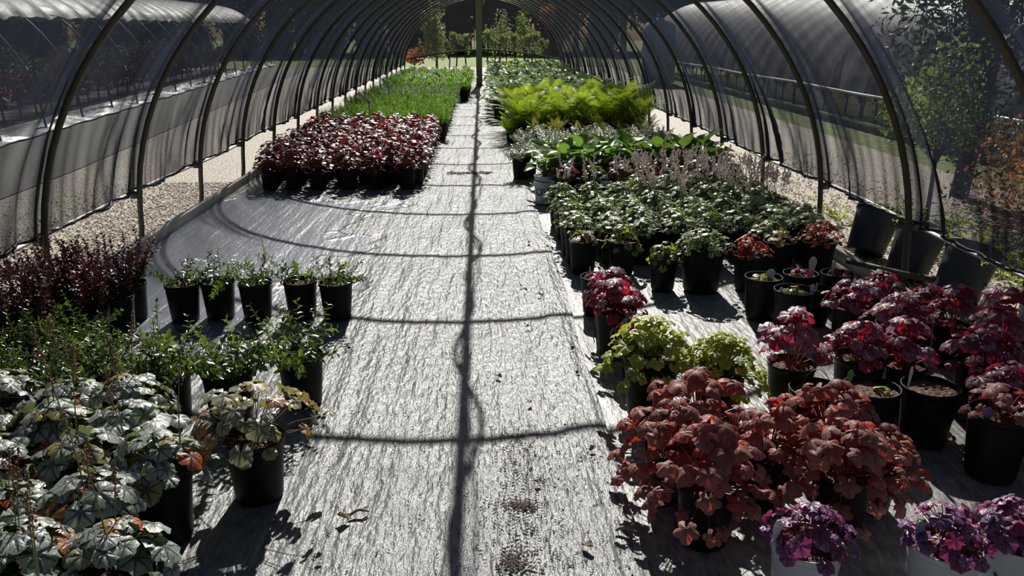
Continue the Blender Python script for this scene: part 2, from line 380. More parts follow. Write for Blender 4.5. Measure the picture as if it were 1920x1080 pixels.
tag(st.build('pebbles', M['pebble'], smooth=True), 'loose rounded pebbles on the gravel strip left of the tunnel', 'pebbles', kind='stuff')
st = stones(5500, lambda r: (2.68+abs(r.normal(0, .8)), r.uniform(4, 11)), .006, .013, seed=5)
tag(st.build('pebbles', M['pebble'], smooth=True), 'loose rounded pebbles on the gravel strip right of the tunnel', 'pebbles', kind='stuff')

# ---------------------------------------------------------------- timber edging
def board(x, y0, y1, label):
    mb = MB(); n = int((y1-y0)/.3)
    P = []
    for i in range(n+1):
        y = y0+(y1-y0)*i/n; wx = .006*math.sin(y*1.7)
        P.append([(x-.022+wx, y, 0), (x-.022+wx, y, .085), (x-.019+wx, y, .088), (x+.019+wx, y, .088), (x+.022+wx, y, .085), (x+.022+wx, y, 0)])
    mb.grid(np.array(P)); mb.box((x, y0, .044), (.044, .004, .088)); mb.box((x, y1, .044), (.044, .004, .088))
    tag(mb.build('timber_edging', M['wood'], smooth=False), label, 'edging board')
board(-2.55, 1.0, 29, 'weathered timber edging board along the left side of the ground fabric')
board(2.55, 1.0, 29, 'pale weathered timber edging board along the right side of the ground fabric')

# ---------------------------------------------------------------- tunnel profile
XC = .05
def prof(t, r=1.0):
    """t in -1..1: foot to foot; returns x offset, z"""
    a = t*(PI/2+.09)
    if abs(a) <= PI/2:
        return r*2.62*math.sin(a), .2+ (2.30*r)*math.cos(a)
    return math.copysign(2.62*r+(abs(a)-PI/2)*.3, a), .2-(abs(a)-PI/2)*2.25
def hoop_pts(y0, xc, skew, r=1.0, n=48, apex=1.0):
    P = []
    for i in range(n+1):
        x, z = prof(-1+2*i/n, r); P.append((xc+x, y0+skew*x, max(z, -.02)))
    return P
SKEW = .035
HY = [-0.73+1.4*i for i in range(22)]
def tunnel_frame(label, xc, ys, skew, mat, gr=None, rad=.021):
    f = empty('tunnel_frame', (xc, ys[0], 0), label, 'tunnel frame', gr)
    for y in ys:
        mb = MB(); mb.tube(np.array(hoop_pts(y, xc, skew))-np.array([xc, ys[0], 0]), rad, 8); mb.build('hoop', mat, f)
    return f
fr = tunnel_frame('arched grey steel hoop frame spanning the planted path under shade cloth', XC, HY, SKEW, M['steel'])
mb = MB(); mb.tube([(0, y-HY[0], 2.455) for y in np.arange(HY[0], 29.2, .6)], .026, 8); mb.build('ridge_pipe', M['steel'], fr)
def bent_rail(side, z, x0, name, mat, r):
    mb = MB(); P = []
    for y in np.arange(-.6, 29.3, .35):
        P.append((side*(x0+.012*math.sin(y*2.1+side)) , y-HY[0], z+.012*math.sin(y*1.3)+ (.06*max(0, y-20)/9)))
    mb.tube(P, r, 8); return mb.build(name, mat, fr)
bent_rail(-1, .385, 2.73, 'side_rail', M['white_pipe'], .014)['label'] = 'white side pipe under the left cloth hem'
bent_rail(1, .385, 2.73, 'side_rail', M['white_pipe'], .014)['label'] = 'white side pipe under the right cloth hem'
for sx in (-1, 1):
    for y in HY:
        mb = MB(); mb.box((sx*2.635, y+SKEW*sx*2.62-HY[0], .41), (.07, .05, .05), (0, 0, .2)); mb.build('clamp', M['steel_dark'], fr)
# irrigation hose sagging in loops under the ridge pipe
mb = MB(); P = []
for y in np.arange(-.5, 29, .05):
    k = .5+.5*math.sin(y*.9+1); P.append((XC+.045*math.sin(y*4.3)+.03*math.sin(y*2.2+1), y, 2.36-.03*abs(math.sin(y*2.24))-.02*k))
mb.tube(P, .014, 6)
tag(mb.build('irrigation_hose', M['hose']), 'thin irrigation hose looped along the ridge pipe of the tunnel', 'hose')
mb = MB(); P = []
for y in np.arange(-.5, 29, .05): P.append((XC+.02+.06*math.sin(y*2.1+2.3)*abs(math.sin(y*.45)), y, 2.38-.02*math.sin(y*5)))
mb.tube(P, .008, 6)
tag(mb.build('irrigation_tube', M['hose']), 'second slack tube hung beside the hose under the tunnel ridge', 'hose')

# ---------------------------------------------------------------- shade cloth
def cloth(xc, y0, y1, ny, nt, hy, skew, zb=.42, seed=0, fold=.03):
    """cloth over the hoops: returns the points (ny x nt x 3) and how tightly it is gathered there (0..1)"""
    ys = y0+(y1-y0)*np.linspace(0, 1, ny)**1.15
    lo, hi = .5, 1.0
    for _ in range(40):
        m = (lo+hi)/2
        if prof(m)[1] > zb: lo = m
        else: hi = m
    tb = lo; r = np.random.default_rng(seed); hy = np.array(hy); G = np.zeros((ny, nt, 3)); A = np.zeros((ny, nt)); ph = r.uniform(0, 6, 12)
    pr = r.uniform(0, 1, (len(hy)+2, 2, 8))
    for j in range(nt):
        t = -tb+2*tb*j/(nt-1); x, z = prof(t, 1.008); e = 1e-3; x2, z2 = prof(t+e, 1.008)
        nx, nz_ = -(z2-z), (x2-x); l = math.hypot(nx, nz_); nx, nz_ = nx/l, nz_/l
        if nx*x < 0 or (abs(x) < 1e-3 and nz_ < 0): nx, nz_ = -nx, -nz_
        side = abs(t)/tb; sd = int(t > 0); yy = ys-skew*x
        k = np.clip(np.searchsorted(hy, yy), 1, len(hy)-1); a = hy[k-1]; b = hy[k]; q = np.clip((yy-a)/(b-a), 0, 1); sag = np.sin(PI*q)
        P = pr[k, sd]; f = fold*side**1.5; w = max(0, (side-.35)/.65)
        g = .9*np.exp(-((q-.985)/.035)**2)*min(1, side*1.6)+.4*np.exp(-((q-.02)/.02)**2)*side
        dn = -.035*sag*(1-side)+.025*sag*side+f*.6*np.sin(2*PI*yy*1.1+ph[0]+4*t)*sag**.5
        for m, (a_, st) in enumerate([(.07, .9), (.15, .75), (.27, .55), (.42, .4), (.60, .25)]):
            aa = a_*(.7+.6*P[:, m]); qc = .98-aa*w**(1.3+P[:, 5]); wd = .012+.035*a_*2*w+.012*P[:, 6]; ff = np.exp(-((q-qc)/wd)**2)*w**.7*st*(.5+P[:, (m+3) % 8])
            g = g+ff; dn = dn+f*1.3*ff*(1 if m % 2 else -1)
        low = np.clip((side-.78)/.22, 0, 1); g = g+.35*low*(.5+.5*np.sin(2*PI*yy*7+ph[5]+5*np.sin(yy*2)+9*t))*(.5+.5*np.sin(2*PI*yy*1.7+ph[6]))
        dn = dn+.008*low*np.sin(2*PI*yy*7+ph[5]+5*np.sin(yy*2)+9*t)+.006*np.sin(2*PI*(yy*1.1+t*3)+ph[3])
        hem = max(0, (side-.93)/.07)
        G[:, j, 0] = xc+x+nx*(dn+.024); G[:, j, 1] = ys; G[:, j, 2] = z+nz_*(dn+.024)-.045*sag*hem+.012*np.sin(yy*7+ph[4])*hem; A[:, j] = np.clip(g, 0, 1)
    return G, A
Gc, Ga = cloth(XC, -.6, 29.0, 1000, 100, HY, SKEW, .44, 3, .038)
mb = MB(); mb.grid(Gc); mb.R = [Ga.ravel()]
cl = mb.build('shade_cloth', M['cloth'])
tag(cl, 'long black see-through shade cloth stretched over the hoops of the tunnel', 'shade cloth')
# rolled hems
for j, nm in ((0, 'left'), (-1, 'right')):
    P = Gc[:, j, :].copy()
    rr = .008+.005*np.abs(np.sin(np.arange(len(P))*.37))
    mb = MB(); mb.tube(P[::2], rr[::2], 6); hm = mb.build('hem', M['hose'], cl); hm['label'] = 'rolled dark hem of the cloth on the %s' % nm
# end curtain
mb = MB(); P = []
ts = np.linspace(-1, 1, 60)
for v in np.linspace(0, 1, 24):
    row = []
    for s_ in ts:
        x = 2.6*s_; zt = .2+2.3*math.sqrt(max(0, 1-(x/2.62)**2)); zbm = .56+.32*(1-abs(s_)**1.6)
        zt = max(zt, zbm+.01)
        row.append((XC+x, 29.05+.03*math.sin(14*s_+2*v)*v+.05*math.sin(5*s_), zt*(1-v)+zbm*v))
    P.append(row)
mb.grid(np.array(P)); ec = mb.build('end_curtain', M['cloth_end'])
tag(ec, 'dark sheer curtain filling the far arch with a curved raised hem', 'curtain')
mb = MB(); mb.tube([p for p in P[-1]], .03, 6); mb.build('hem', M['hose'], ec)
# post at the far end and the cord beside it
mb = MB(); mb.box((0, 0, 1.22), (.17, .12, 2.44)); mb.box((0, 0, .03), (.22, .17, .06))
po = mb.build('centre_post', M['post'], smooth=False); po.location = (-.07, 24.2, 0); tag(po, 'tall greenish square post standing at the far end of the path', 'post')
mb = MB(); mb.tube([(-.24, 28.6, 2.45), (-.23, 28.6, 1.6), (-.24, 28.6, .9)], .012, 6)
tag(mb.build('hanging_cord', M['hose']), 'thin dark cord hanging just left of the far post', 'cord')
mb = MB(); mb.tube([(-2.37, 20.0, .0), (-2.2, 20.0, .55), (-2.06, 20.0, .98)], .018, 8)
tag(mb.build('leaning_pole', M['white_pipe']), 'pale pole leaning at the far left end of the tunnel', 'pole')

# ---------------------------------------------------------------- pots
def pot_mesh(r, h, name, mat, seg=28, lip=.018):
    mb = MB(); b = r*.80
    mb.lathe([(0, .004), (b*.6, .004), (b*.8, 0), (b*.94, .004), (b, .018), (r*.955, h-lip*1.4), (r*.96, h-lip*1.2), (r*1.0, h-lip*1.1), (r*1.01, h-.004), (r*1.0, h), (r*.965, h), (r*.955, h-.006), (r*.93, h-.05), (r*.90, h-.06)], seg)
    return mb.mesh(name, mat)
def soil_mesh(r, h, seed=0):
    rr = np.random.default_rng(seed); n = 14; P = []
    for i in range(6):
        q = i/5; P.append([(q*r*.94*math.cos(2*PI*k/n), q*r*.94*math.sin(2*PI*k/n), h-.028+(rr.random()*.010 if k < n else 0)+.008*(1-q)) for k in range(n+1)])
        P[-1][-1] = P[-1][0]
    mb = MB(); mb.grid(np.array(P)); return mb.mesh('soil', M['soil'])
PR, PH = .095, .225
ME = {'pot': pot_mesh(PR, PH, 'pot', M['pot']), 'soil': soil_mesh(PR, PH), 'pot_white': pot_mesh(.1, .21, 'pot', M['pot_white']),
      'pot_lo': pot_mesh(PR, PH, 'pot', M['pot'], 14), 'pot_big': pot_mesh(.138, .285, 'pot', M['pot']), 'soil_big': soil_mesh(.138, .285, 2),
      'pot_small': pot_mesh(.062, .15, 'pot', M['pot'], 20), 'soil_small': soil_mesh(.062, .15, 3)}

# ---------------------------------------------------------------- plant builders: each returns (foliage mesh, stems mesh or None)
def heuchera(seed, n, size, R, H, mat, stem=None, lobes=5, depth=.22, ruffle=.07, droop=.3, nth=18, nr=3, base=PH-.02, flat=.25, teeth=.04, under=.55, hang=0.0, tk=.75, svar=.3, jit=0.0, fl=0, flh=.3, flmat=None):
    r = np.random.default_rng(seed); mb = MB(); sb = MB()
    tp = [t_palmate(nth, nr, lobes, depth, ruffle, droop, seed*10+k, teeth) for k in range(3)]
    locs = []; tips = []; nor = []; sc = []; rn = []
    for i in range(n):
        az = i*2.399+r.uniform(-.4, .4); u = math.sqrt((i+.5)/n) if r.random() > .25 else r.uniform(0, 1)
        rho = R*u*r.uniform(.85, 1.08); lift = 1-(1-flat)*u*u
        z = H*lift*(1 if r.random() > under else r.uniform(.45, .95)) - hang*u*u*u
        d = np.array([math.cos(az), math.sin(az), 0]); p = d*rho+np.array([0, 0, base+z])+r.normal(0, 1, 3)*jit
        tilt = .15+tk*u+r.normal(0, .18)
        nn = np.array([d[0]*math.sin(tilt), d[1]*math.sin(tilt), math.cos(tilt)])+r.normal(0, .16, 3)
        tt = d*math.cos(tilt)+np.array([0, 0, -math.sin(tilt)])+r.normal(0, .22, 3)
        if u < .25: tt = np.array([math.cos(az), math.sin(az), -.2])
        locs.append(p); nor.append(nn); tips.append(tt); sc.append(size*(1+r.uniform(-svar, svar))*(1-.15*(z < H*.5))); rn.append(r.random())
        c0 = np.array([d[0]*.012, d[1]*.012, base-.01]); mid = c0*.45+p*.55+np.array([0, 0, .3*(p[2]-base)])
        mid[:2] = c0[:2]*.6+p[:2]*.4
        pts = [c0*(1-t)**2+2*mid*t*(1-t)+p*t*t for t in (0, .35, .7, 1)]
        sb.tube(pts, .0017, 3, cap=False)
    Mx = frames(tips, nor, sc); locs = np.array(locs); rn = np.array(rn); idx = np.arange(n)
    for k in range(3):
        m = idx % 3 == k; mb.leaves(tp[k], Mx[m], locs[m], rn[m])
    for q in range(fl):
        az = r.uniform(0, 6.28); x0 = r.uniform(0, R*.4); d = np.array([math.cos(az), math.sin(az), 0]); h = flh*r.uniform(.75, 1.2)
        pts = [d*x0+d*.04*t*t+np.array([0, 0, base+h*t]) for t in np.linspace(0, 1, 6)]
        sb.tube(pts, np.linspace(.0024, .0014, 6), 4)
        nb = 22
        for b in range(nb):
            t = .72+.28*b/nb; p = d*x0+d*.04*t*t+np.array([0, 0, base+h*t])+r.normal(0, .005*(1.6-1.2*b/nb), 3)
            s_ = r.uniform(.0022, .0042)*(1.6 if flmat == M.get('petal') else 1); sb.add(ico_v*s_*np.array([1, 1, 1.5])+p, ico_f, mi=1)
    return mb.mesh('foliage', mat), sb.mesh('stems', [stem or M['stem_r'], flmat or stem or M['stem_b']])

def leafy(seed, ns, L, mat, leaf=.03, lw=.3, gap=.02, lean=.5, stem=None, base=PH-.02, R=.07, curl=.4, trail=0, droop=.1, whorl=2, up=.5, nv=3, lvar=.3):
    """stems carrying pairs of small leaves"""
    r = np.random.default_rng(seed); mb = MB(); sb = MB(); tp = t_blade(nv, .45, .25, droop, lw)
    locs = []; tips = []; nor = []; sc = []; rn = []
    for i in range(ns):
        az = r.uniform(0, 2*PI); x0 = R*math.sqrt(r.random()); p = np.array([x0*math.cos(az), x0*math.sin(az), base])
        ll = L*r.uniform(.55, 1.15); th = lean*(r.uniform(.2, 1.1)); d = np.array([math.cos(az)*math.sin(th), math.sin(az)*math.sin(th), math.cos(th)])
        if i < trail: d = np.array([math.cos(az)*.8, math.sin(az)*.8, .6]); ll *= 1.7
        step = gap; pts = [p.copy()]; k = 0; rv = r.random()
        while k*step < ll:
            g = -.35*curl*step/.05*(k*step/ll if i >= trail else 1.2)
            d = d+r.normal(0, .13*curl, 3)+np.array([0, 0, g*.25]); d /= np.linalg.norm(d); p = p+d*step; pts.append(p.copy()); k += 1
            a0 = r.uniform(0, 6.28) if whorl != 2 else (k % 2)*PI/2+az
            side = np.cross(d, [0, 0, 1.0]); side /= np.linalg.norm(side)+1e-6; oth = np.cross(side, d)
            for q in range(whorl):
                a = a0+2*PI*q/whorl; o = side*math.cos(a)+oth*math.sin(a); tdir = o+d*up+r.normal(0, .2, 3)
                nn = d*1.0+np.array([0, 0, .8])-o*.2+r.normal(0, .25, 3)
                locs.append(p); tips.append(tdir); nor.append(nn); s_ = leaf*(1+r.uniform(-lvar, lvar))*(1-.4*(k*step/ll)**2); sc.append(s_); rn.append(min(1, max(0, rv*.5+r.random()*.5)))
        if len(pts) > 2: sb.tube(pts, .0016, 3, cap=False)
    mb.leaves(tp, frames(tips, nor, sc), locs, rn)
    return mb.mesh('foliage', mat), sb.mesh('stems', stem or M['stem_g'])

def fern(seed, nf, L, mat, base=PH-.02, npn=26):
    r = np.random.default_rng(seed); mb = MB(); sb = MB()
    for i in range(nf):
        az = i*2.399+r.uniform(-.3, .3); ll = L*r.uniform(.75, 1.1); th = r.uniform(.12, .55); d0 = np.array([math.cos(az), math.sin(az)])
        pts = []; rv = r.random(); x = .02; z = base; a = th
        for k in range(npn+1):
            pts.append((d0[0]*x, d0[1]*x, z)); x += ll/npn*math.sin(a); z += ll/npn*math.cos(a); a += (.022+.045*(k/npn))*r.uniform(.7, 1.4)*(.6+th)
        pts = np.array(pts); sb.tube(pts[::3], .002, 3, cap=False)
        tg = np.gradient(pts, axis=0); tg /= np.linalg.norm(tg, axis=1)[:, None]; side = np.array([-d0[1], d0[0], 0])
        for k in range(3, npn+1):
            q = k/npn; pl = ll*.24*math.sin(PI*min(1, (q*.93+.02)**.75))**.8+.004
            up = np.cross(side, tg[k]); up = up if up[2] > 0 else -up
            for s_ in (-1, 1):
                dd = side*s_*1.0+tg[k]*.45; dd /= np.linalg.norm(dd); w_ = ll/npn*.62; b0 = pts[k]-tg[k]*w_*.5; b1 = pts[k]+tg[k]*w_*.5
                m0 = pts[k]+dd*pl*.55-tg[k]*w_*.42-up*pl*.02; m1 = pts[k]+dd*pl*.55+tg[k]*w_*.42-up*pl*.02; tp_ = pts[k]+dd*pl-up*pl*.14
                mb.add([b0, b1, m1, tp_, m0], [(0, 1, 2, 4), (4, 2, 3)] if s_ > 0 else [(0, 4, 2, 1), (4, 3, 2)], uv=[(.5, 0)]*5, rnd=rv*.6+r.random()*.4)
    return mb.mesh('foliage', mat), sb.mesh('stems', M['stem_g'])

def hosta(seed, n, L, mat, base=PH-.02, w=.36, up=.9, hh=.16):
    r = np.random.default_rng(seed); mb = MB(); sb = MB(); tp = t_blade(6, .38, .22, .30, w, 4, .10)
    locs = []; tips = []; nor = []; sc = []; rn = []
    for i in range(n):
        az = i*2.399+r.uniform(-.4, .4); u = (i+.5)/n; d = np.array([math.cos(az), math.sin(az), 0]); h = hh*(1.1-.7*u)*r.uniform(.8, 1.2)
        p = d*(.02+.11*u)+np.array([0, 0, base+h]); el = up*(1-u)+.1+r.normal(0, .15)
        locs.append(p); tips.append(d*math.cos(el)+np.array([0, 0, math.sin(el)])+r.normal(0, .1, 3)); nor.append(np.array([0, 0, 1.0])-d*math.sin(el)+r.normal(0, .12, 3)); sc.append(L*r.uniform(.7, 1.15)); rn.append(r.random())
        sb.tube([(d[0]*.01, d[1]*.01, base), p*.5+np.array([0, 0, base*.5+h*.12]), p], .004, 4, cap=False)
    mb.leaves(tp, frames(tips, nor, sc), locs, rn)
    return mb.mesh('foliage', mat), sb.mesh('stems', M['stem_g'])

def strappy(seed, n, L, mat, base=PH-.02, w=.014):
    r = np.random.default_rng(seed); mb = MB()
    for i in range(n):
        az = r.uniform(0, 2*PI); th = r.uniform(.05, .55); ll = L*r.uniform(.6, 1.1); x = r.uniform(0, .05); z = base; a = th; rows = []; side = np.array([-math.sin(az), math.cos(az), 0]); rv = r.random(); nn = 6
        for k in range(nn+1):
            q = k/nn; p = np.array([math.cos(az)*x, math.sin(az)*x, z]); ww = w*(1-q**2.5)+.0008
            rows.append([p-side*ww, p+np.array([0, 0, -.25*ww]), p+side*ww]); x += ll/nn*math.sin(a); z += ll/nn*math.cos(a); a += .22*r.uniform(.5, 1.4)
        mb.grid(np.array(rows), rnd=rv)
    return mb.mesh('foliage', mat), None

# ---------------------------------------------------------------- foliage materials
M['l_silver'] = leaf_mat('silver_heuchera_leaf', [(0, (.34, .40, .34)), (.45, (.48, .54, .47)), (.80, (.28, .34, .26)), (.86, (.42, .36, .10)), (.93, (.55, .24, .05)), (.97, (.55, .09, .03))], (.045, .02, .035), K=7, vw=.019, back=(.10, .055, .06), rough=.36, trans=.22, tcol=(.30, .38, .12))
M['l_silver2'] = leaf_mat('silver_green_heuchera_leaf', [(0, (.36, .40, .28)), (.6, (.45, .48, .36)), (.78, (.50, .42, .14)), (.92, (.60, .22, .08))], (.07, .04, .035), K=7, vw=.017, back=(.14, .09, .05), rough=.36, trans=.28, tcol=(.42, .40, .12))
M['l_burg'] = leaf_mat('burgundy_heuchera_leaf', [(0, (.05, .018, .022)), (.6, (.085, .035, .038)), (.85, (.17, .02, .02)), (1, (.07, .07, .03))], (.05, .01, .015), K=5, vw=.02, back=(.08, .02, .025), rough=.27, trans=.25, tcol=(.55, .03, .03), spec=.5)
M['l_magenta'] = leaf_mat('magenta_heuchera_leaf', [(0, (.11, .022, .055)), (.35, (.22, .06, .12)), (.7, (.42, .22, .32)), (1, (.58, .42, .50))], (.07, .012, .035), K=7, vw=.018, back=(.25, .03, .07), rough=.40, trans=.34, tcol=(.80, .02, .06), spec=.6)  # palest stops paint the highlights of lit leaf tops into the colour
M['l_purple'] = leaf_mat('violet_heuchera_leaf', [(0, (.25, .11, .28)), (.6, (.36, .19, .40)), (.9, (.22, .05, .12)), (1, (.30, .03, .05))], (.06, .015, .05), K=7, vw=.018, back=(.22, .05, .12), rough=.40, trans=.25, tcol=(.55, .05, .25), spec=.6)
M['l_bronze'] = leaf_mat('brick_red_heuchera_leaf', [(0, (.26, .09, .07)), (.5, (.38, .16, .13)), (.85, (.46, .24, .20)), (1, (.42, .06, .05))], (.20, .045, .035), K=5, vw=.010, back=(.34, .06, .06), rough=.52, trans=.26, tcol=(.80, .06, .03), spec=.35, veinmix=.6)
M['l_lime'] = leaf_mat('lime_heuchera_leaf', [(0, (.42, .50, .06)), (.6, (.55, .60, .12)), (1, (.40, .46, .10))], (.30, .36, .06), K=7, vw=.012, back=(.40, .42, .10), rough=.42, trans=.35, tcol=(.62, .68, .04), veinmix=.5)
M['l_redor'] = leaf_mat('orange_red_heuchera_leaf', [(0, (.40, .06, .03)), (.6, (.48, .10, .05)), (1, (.50, .20, .08))], (.22, .03, .02), K=5, vw=.015, back=(.30, .04, .03), rough=.42, trans=.38, tcol=(.85, .09, .03))
M['l_tiar'] = leaf_mat('grey_green_tiarella_leaf', [(0, (.24, .32, .10)), (.5, (.40, .46, .22)), (.85, (.55, .58, .38)), (1, (.48, .46, .08))], (.07, .09, .05), K=5, vw=.018, back=(.14, .18, .08), rough=.34, trans=.25, tcol=(.25, .42, .06))
M['l_ygreen'] = leaf_mat('yellow_green_leaf', [(0, (.20, .30, .05)), (.6, (.30, .38, .07)), (1, (.50, .50, .08))], (.12, .08, .03), K=5, vw=.014, back=(.18, .24, .05), rough=.38, trans=.35, tcol=(.45, .58, .04))
M['l_vinca'] = leaf_mat('glossy_green_small_leaf', [(0, (.02, .045, .014)), (.5, (.045, .085, .02)), (.85, (.10, .16, .03)), (1, (.12, .06, .03))], (.10, .15, .06), 'blade', vw=.05, back=(.06, .09, .04), rough=.25, trans=.30, tcol=(.28, .42, .04), spec=.8)
M['l_dark'] = leaf_mat('dark_purple_leaf', [(0, (.035, .014, .018)), (.5, (.06, .02, .024)), (.85, (.04, .05, .02)), (1, (.16, .03, .03))], (.03, .01, .01), 'blade', vw=.05, back=(.05, .018, .02), rough=.35, trans=.28, tcol=(.22, .035, .03), spec=.5)
M['l_fine'] = leaf_mat('bright_green_leaf', [(0, (.03, .12, .012)), (.6, (.06, .19, .015)), (1, (.14, .30, .03))], None, 'blade', vw=.05, rough=.5, trans=.42, tcol=(.32, .62, .03), spec=.22)
M['l_fine2'] = leaf_mat('mid_green_leaf', [(0, (.06, .13, .03)), (.5, (.14, .24, .08)), (1, (.45, .50, .38))], None, 'blade', vw=.05, rough=.48, trans=.32, tcol=(.22, .44, .05), spec=.22)
M['l_white'] = leaf_mat('variegated_small_leaf', [(0, (.22, .32, .16)), (.5, (.40, .48, .32)), (1, (.55, .60, .46))], None, 'blade', vw=.05, edge=((.60, .62, .50), .30), rough=.36, trans=.25, tcol=(.35, .45, .18))
M['l_fern'] = leaf_mat('ostrich_fern_frond', [(0, (.10, .19, .02)), (.6, (.20, .32, .03)), (1, (.38, .46, .04))], None, 'blade', vw=.05, rough=.5, trans=.48, tcol=(.50, .66, .03), spec=.3)
M['l_fern2'] = leaf_mat('olive_fern_frond', [(0, (.12, .13, .03)), (1, (.22, .22, .05))], None, 'blade', vw=.05, rough=.55, trans=.4, tcol=(.35, .36, .05), spec=.3)
M['l_hosta'] = leaf_mat('white_edged_hosta_leaf', [(0, (.06, .15, .04)), (1, (.12, .24, .07))], (.18, .28, .12), 'ribbed', vw=.03, edge=((.74, .76, .62), .30), rough=.34, trans=.25, tcol=(.28, .48, .08))
M['l_hostag'] = leaf_mat('green_hosta_leaf', [(0, (.07, .15, .05)), (.6, (.12, .22, .06)), (1, (.22, .34, .06))], (.04, .09, .03), 'ribbed', vw=.03, rough=.32, trans=.32, tcol=(.30, .55, .05), back=(.12, .20, .06))
M['l_strap'] = leaf_mat('strappy_green_leaf', [(0, (.03, .11, .012)), (.6, (.06, .19, .015)), (1, (.16, .32, .03))], None, 'blade', vw=.08, rough=.48, trans=.42, tcol=(.34, .64, .03), spec=.22)
M['petal'] = plain('pale_pink_flower', (.85, .70, .68), .6, var=.12, nscale=50)
M['bud'] = plain('brown_flower_bud', (.22, .08, .05), .6)

# ---------------------------------------------------------------- plant kinds (each 2-4 variants of mesh)
KIND = {}
def kind(name, variants, thing, pot='pot', soil='soil'): KIND[name] = dict(v=variants, thing=thing, pot=pot, soil=soil)
kind('silver', [heuchera(s, 46, .088, .17, .15, M['l_silver'], M['stem_g'], 7, .16, .06, .30, 22, 3, fl=2, flh=.36, flmat=M['bud']) for s in (1, 2, 3, 4)], 'potted_heuchera')
kind('silver_single', [heuchera(9, 56, .074, .25, .19, M['l_silver2'], M['stem_b'], 7, .2, .07, .25, 22, 3)], 'potted_heuchera')
kind('burg', [heuchera(s, 78, .056, .165, .22, M['l_burg'], M['stem_r'], 5, .2, .05, .2, 10, 2, flat=.25, tk=.45, under=.6, hang=.05) for s in (11, 12, 13)], 'potted_heuchera', 'pot_lo')
kind('magenta', [heuchera(s, 44, .074, .15, .16, M['l_magenta'], M['stem_r'], 7, .18, .09, .34, 20, 3) for s in (21, 22, 23, 24)], 'potted_heuchera')
kind('magenta_tall', [heuchera(s, 34, .082, .14, .25, M['l_magenta'], M['stem_r'], 7, .18, .09, .30, 20, 3, under=.75) for s in (26, 27, 28)], 'potted_heuchera')
kind('purple', [heuchera(s, 44, .062, .13, .14, M['l_purple'], M['stem_r'], 7, .22, .11, .28, 20, 3, base=.19) for s in (31, 32, 33)], 'potted_heuchera', 'pot_white')
kind('bronze', [heuchera(s, 72, .086, .225, .22, M['l_bronze'], M['stem_r'], 5, .42, .06, .6, 24, 3, flat=.12, hang=.10, jit=.018, under=.45) for s in (41, 42, 43)], 'potted_heuchera')
kind('bronze_small', [heuchera(45, 22, .062, .12, .11, M['l_bronze'], M['stem_r'], 5, .30, .05, .42, 22, 3, flat=.2)], 'potted_heuchera')
kind('lime', [heuchera(s, 120, .056, .18, .15, M['l_lime'], M['stem_g'], 5, .22, .14, .25, 20, 3, flat=.1, hang=.06) for s in (51, 52)], 'potted_heuchera')
kind('redor', [heuchera(s, 60, .042, .14, .15, M['l_redor'], M['stem_r'], 5, .22, .12, .25, 16, 2, flat=.2) for s in (61, 62)], 'potted_heuchera')
kind('tiar', [heuchera(s, 66, .046, .155, .12, M['l_tiar'], M['stem_g'], 5, .24, .06, .25, 12, 2, flat=.2) for s in (71, 72, 73)], 'potted_tiarella')
kind('tiar_fl', [heuchera(s, 60, .044, .15, .13, M['l_tiar'], M['stem_g'], 5, .24, .06, .25, 12, 2, flat=.2, fl=7, flh=.30, flmat=M['petal']) for s in (74, 75)], 'potted_tiarella')
kind('tiar_big', [heuchera(78, 110, .048, .20, .13, M['l_tiar'], M['stem_g'], 5, .24, .06, .25, 14, 2, flat=.1, base=.265)], 'potted_tiarella', 'pot_big', 'soil_big')
kind('ygreen', [heuchera(s, 34, .066, .14, .13, M['l_ygreen'], M['stem_r'], 5, .38, .05, .3, 22, 3, flat=.1, hang=.05) for s in (81, 82)], 'potted_heucherella')
kind('mixed', [heuchera(s, 20, .06, .11, .08, M['l_silver2'], M['stem_r'], 5, .2, .05, .25, 16, 3) for s in (85, 86)], 'potted_heucherella')
kind('sprout', [heuchera(s, 12, .035, .06, .035, M['l_ygreen'], M['stem_r'], 5, .3, .05, .25, 12, 2) for s in (87, 88)], 'potted_seedling')
kind('sprout_red', [heuchera(s, 14, .04, .07, .05, M['l_magenta'], M['stem_r'], 5, .3, .05, .25, 12, 2) for s in (89, 90)], 'potted_seedling')
kind('vinca', [leafy(s, 13, .17, M['l_vinca'], .034, .24, .018, .9, trail=2, curl=.9) for s in (101, 102, 103, 104, 105)], 'potted_trailing_plant')
kind('vinca_long', [leafy(s, 20, .22, M['l_vinca'], .040, .25, .022, .9, trail=6, curl=.8) for s in (106, 107, 108)], 'potted_trailing_plant')
kind('dark', [leafy(s, 20, .27, M['l_dark'], .036, .26, .016, .5, stem=M['stem_r'], curl=.5, up=.8) for s in (111, 112, 113)], 'potted_shrublet')
kind('greenup', [leafy(s, 17, .20, M['l_vinca'], .036, .24, .020, .7, curl=.6, up=.7) for s in (115, 116, 117)], 'potted_trailing_plant')
kind('fine', [leafy(s, 30, .21, M['l_fine'], .040, .26, .019, .75, curl=.4, R=.08, nv=2, up=.7) for s in (121, 122, 123)], 'potted_perennial', 'pot_lo')
kind('fine2', [leafy(s, 28, .21, M['l_fine2'], .044, .28, .021, .8, curl=.4, R=.08, nv=2, up=.5) for s in (124, 125, 126)], 'potted_perennial', 'pot_lo')
kind('white', [leafy(s, 24, .13, M['l_white'], .038, .30, .018, 1.0, curl=.5, R=.08, nv=2, up=.2, whorl=3) for s in (131, 132, 133)], 'potted_perennial', 'pot_lo')
kind('fern', [fern(s, 18, .68, M['l_fern']) for s in (141, 142, 143)], 'potted_fern', 'pot_lo')
kind('fern_low', [fern(s, 16, .24, M['l_fern2'], npn=18) for s in (144, 145)], 'potted_fern', 'pot_lo')
kind('hosta', [hosta(s, 18, .20, M['l_hosta']) for s in (151, 152, 153)], 'potted_hosta', 'pot_lo')
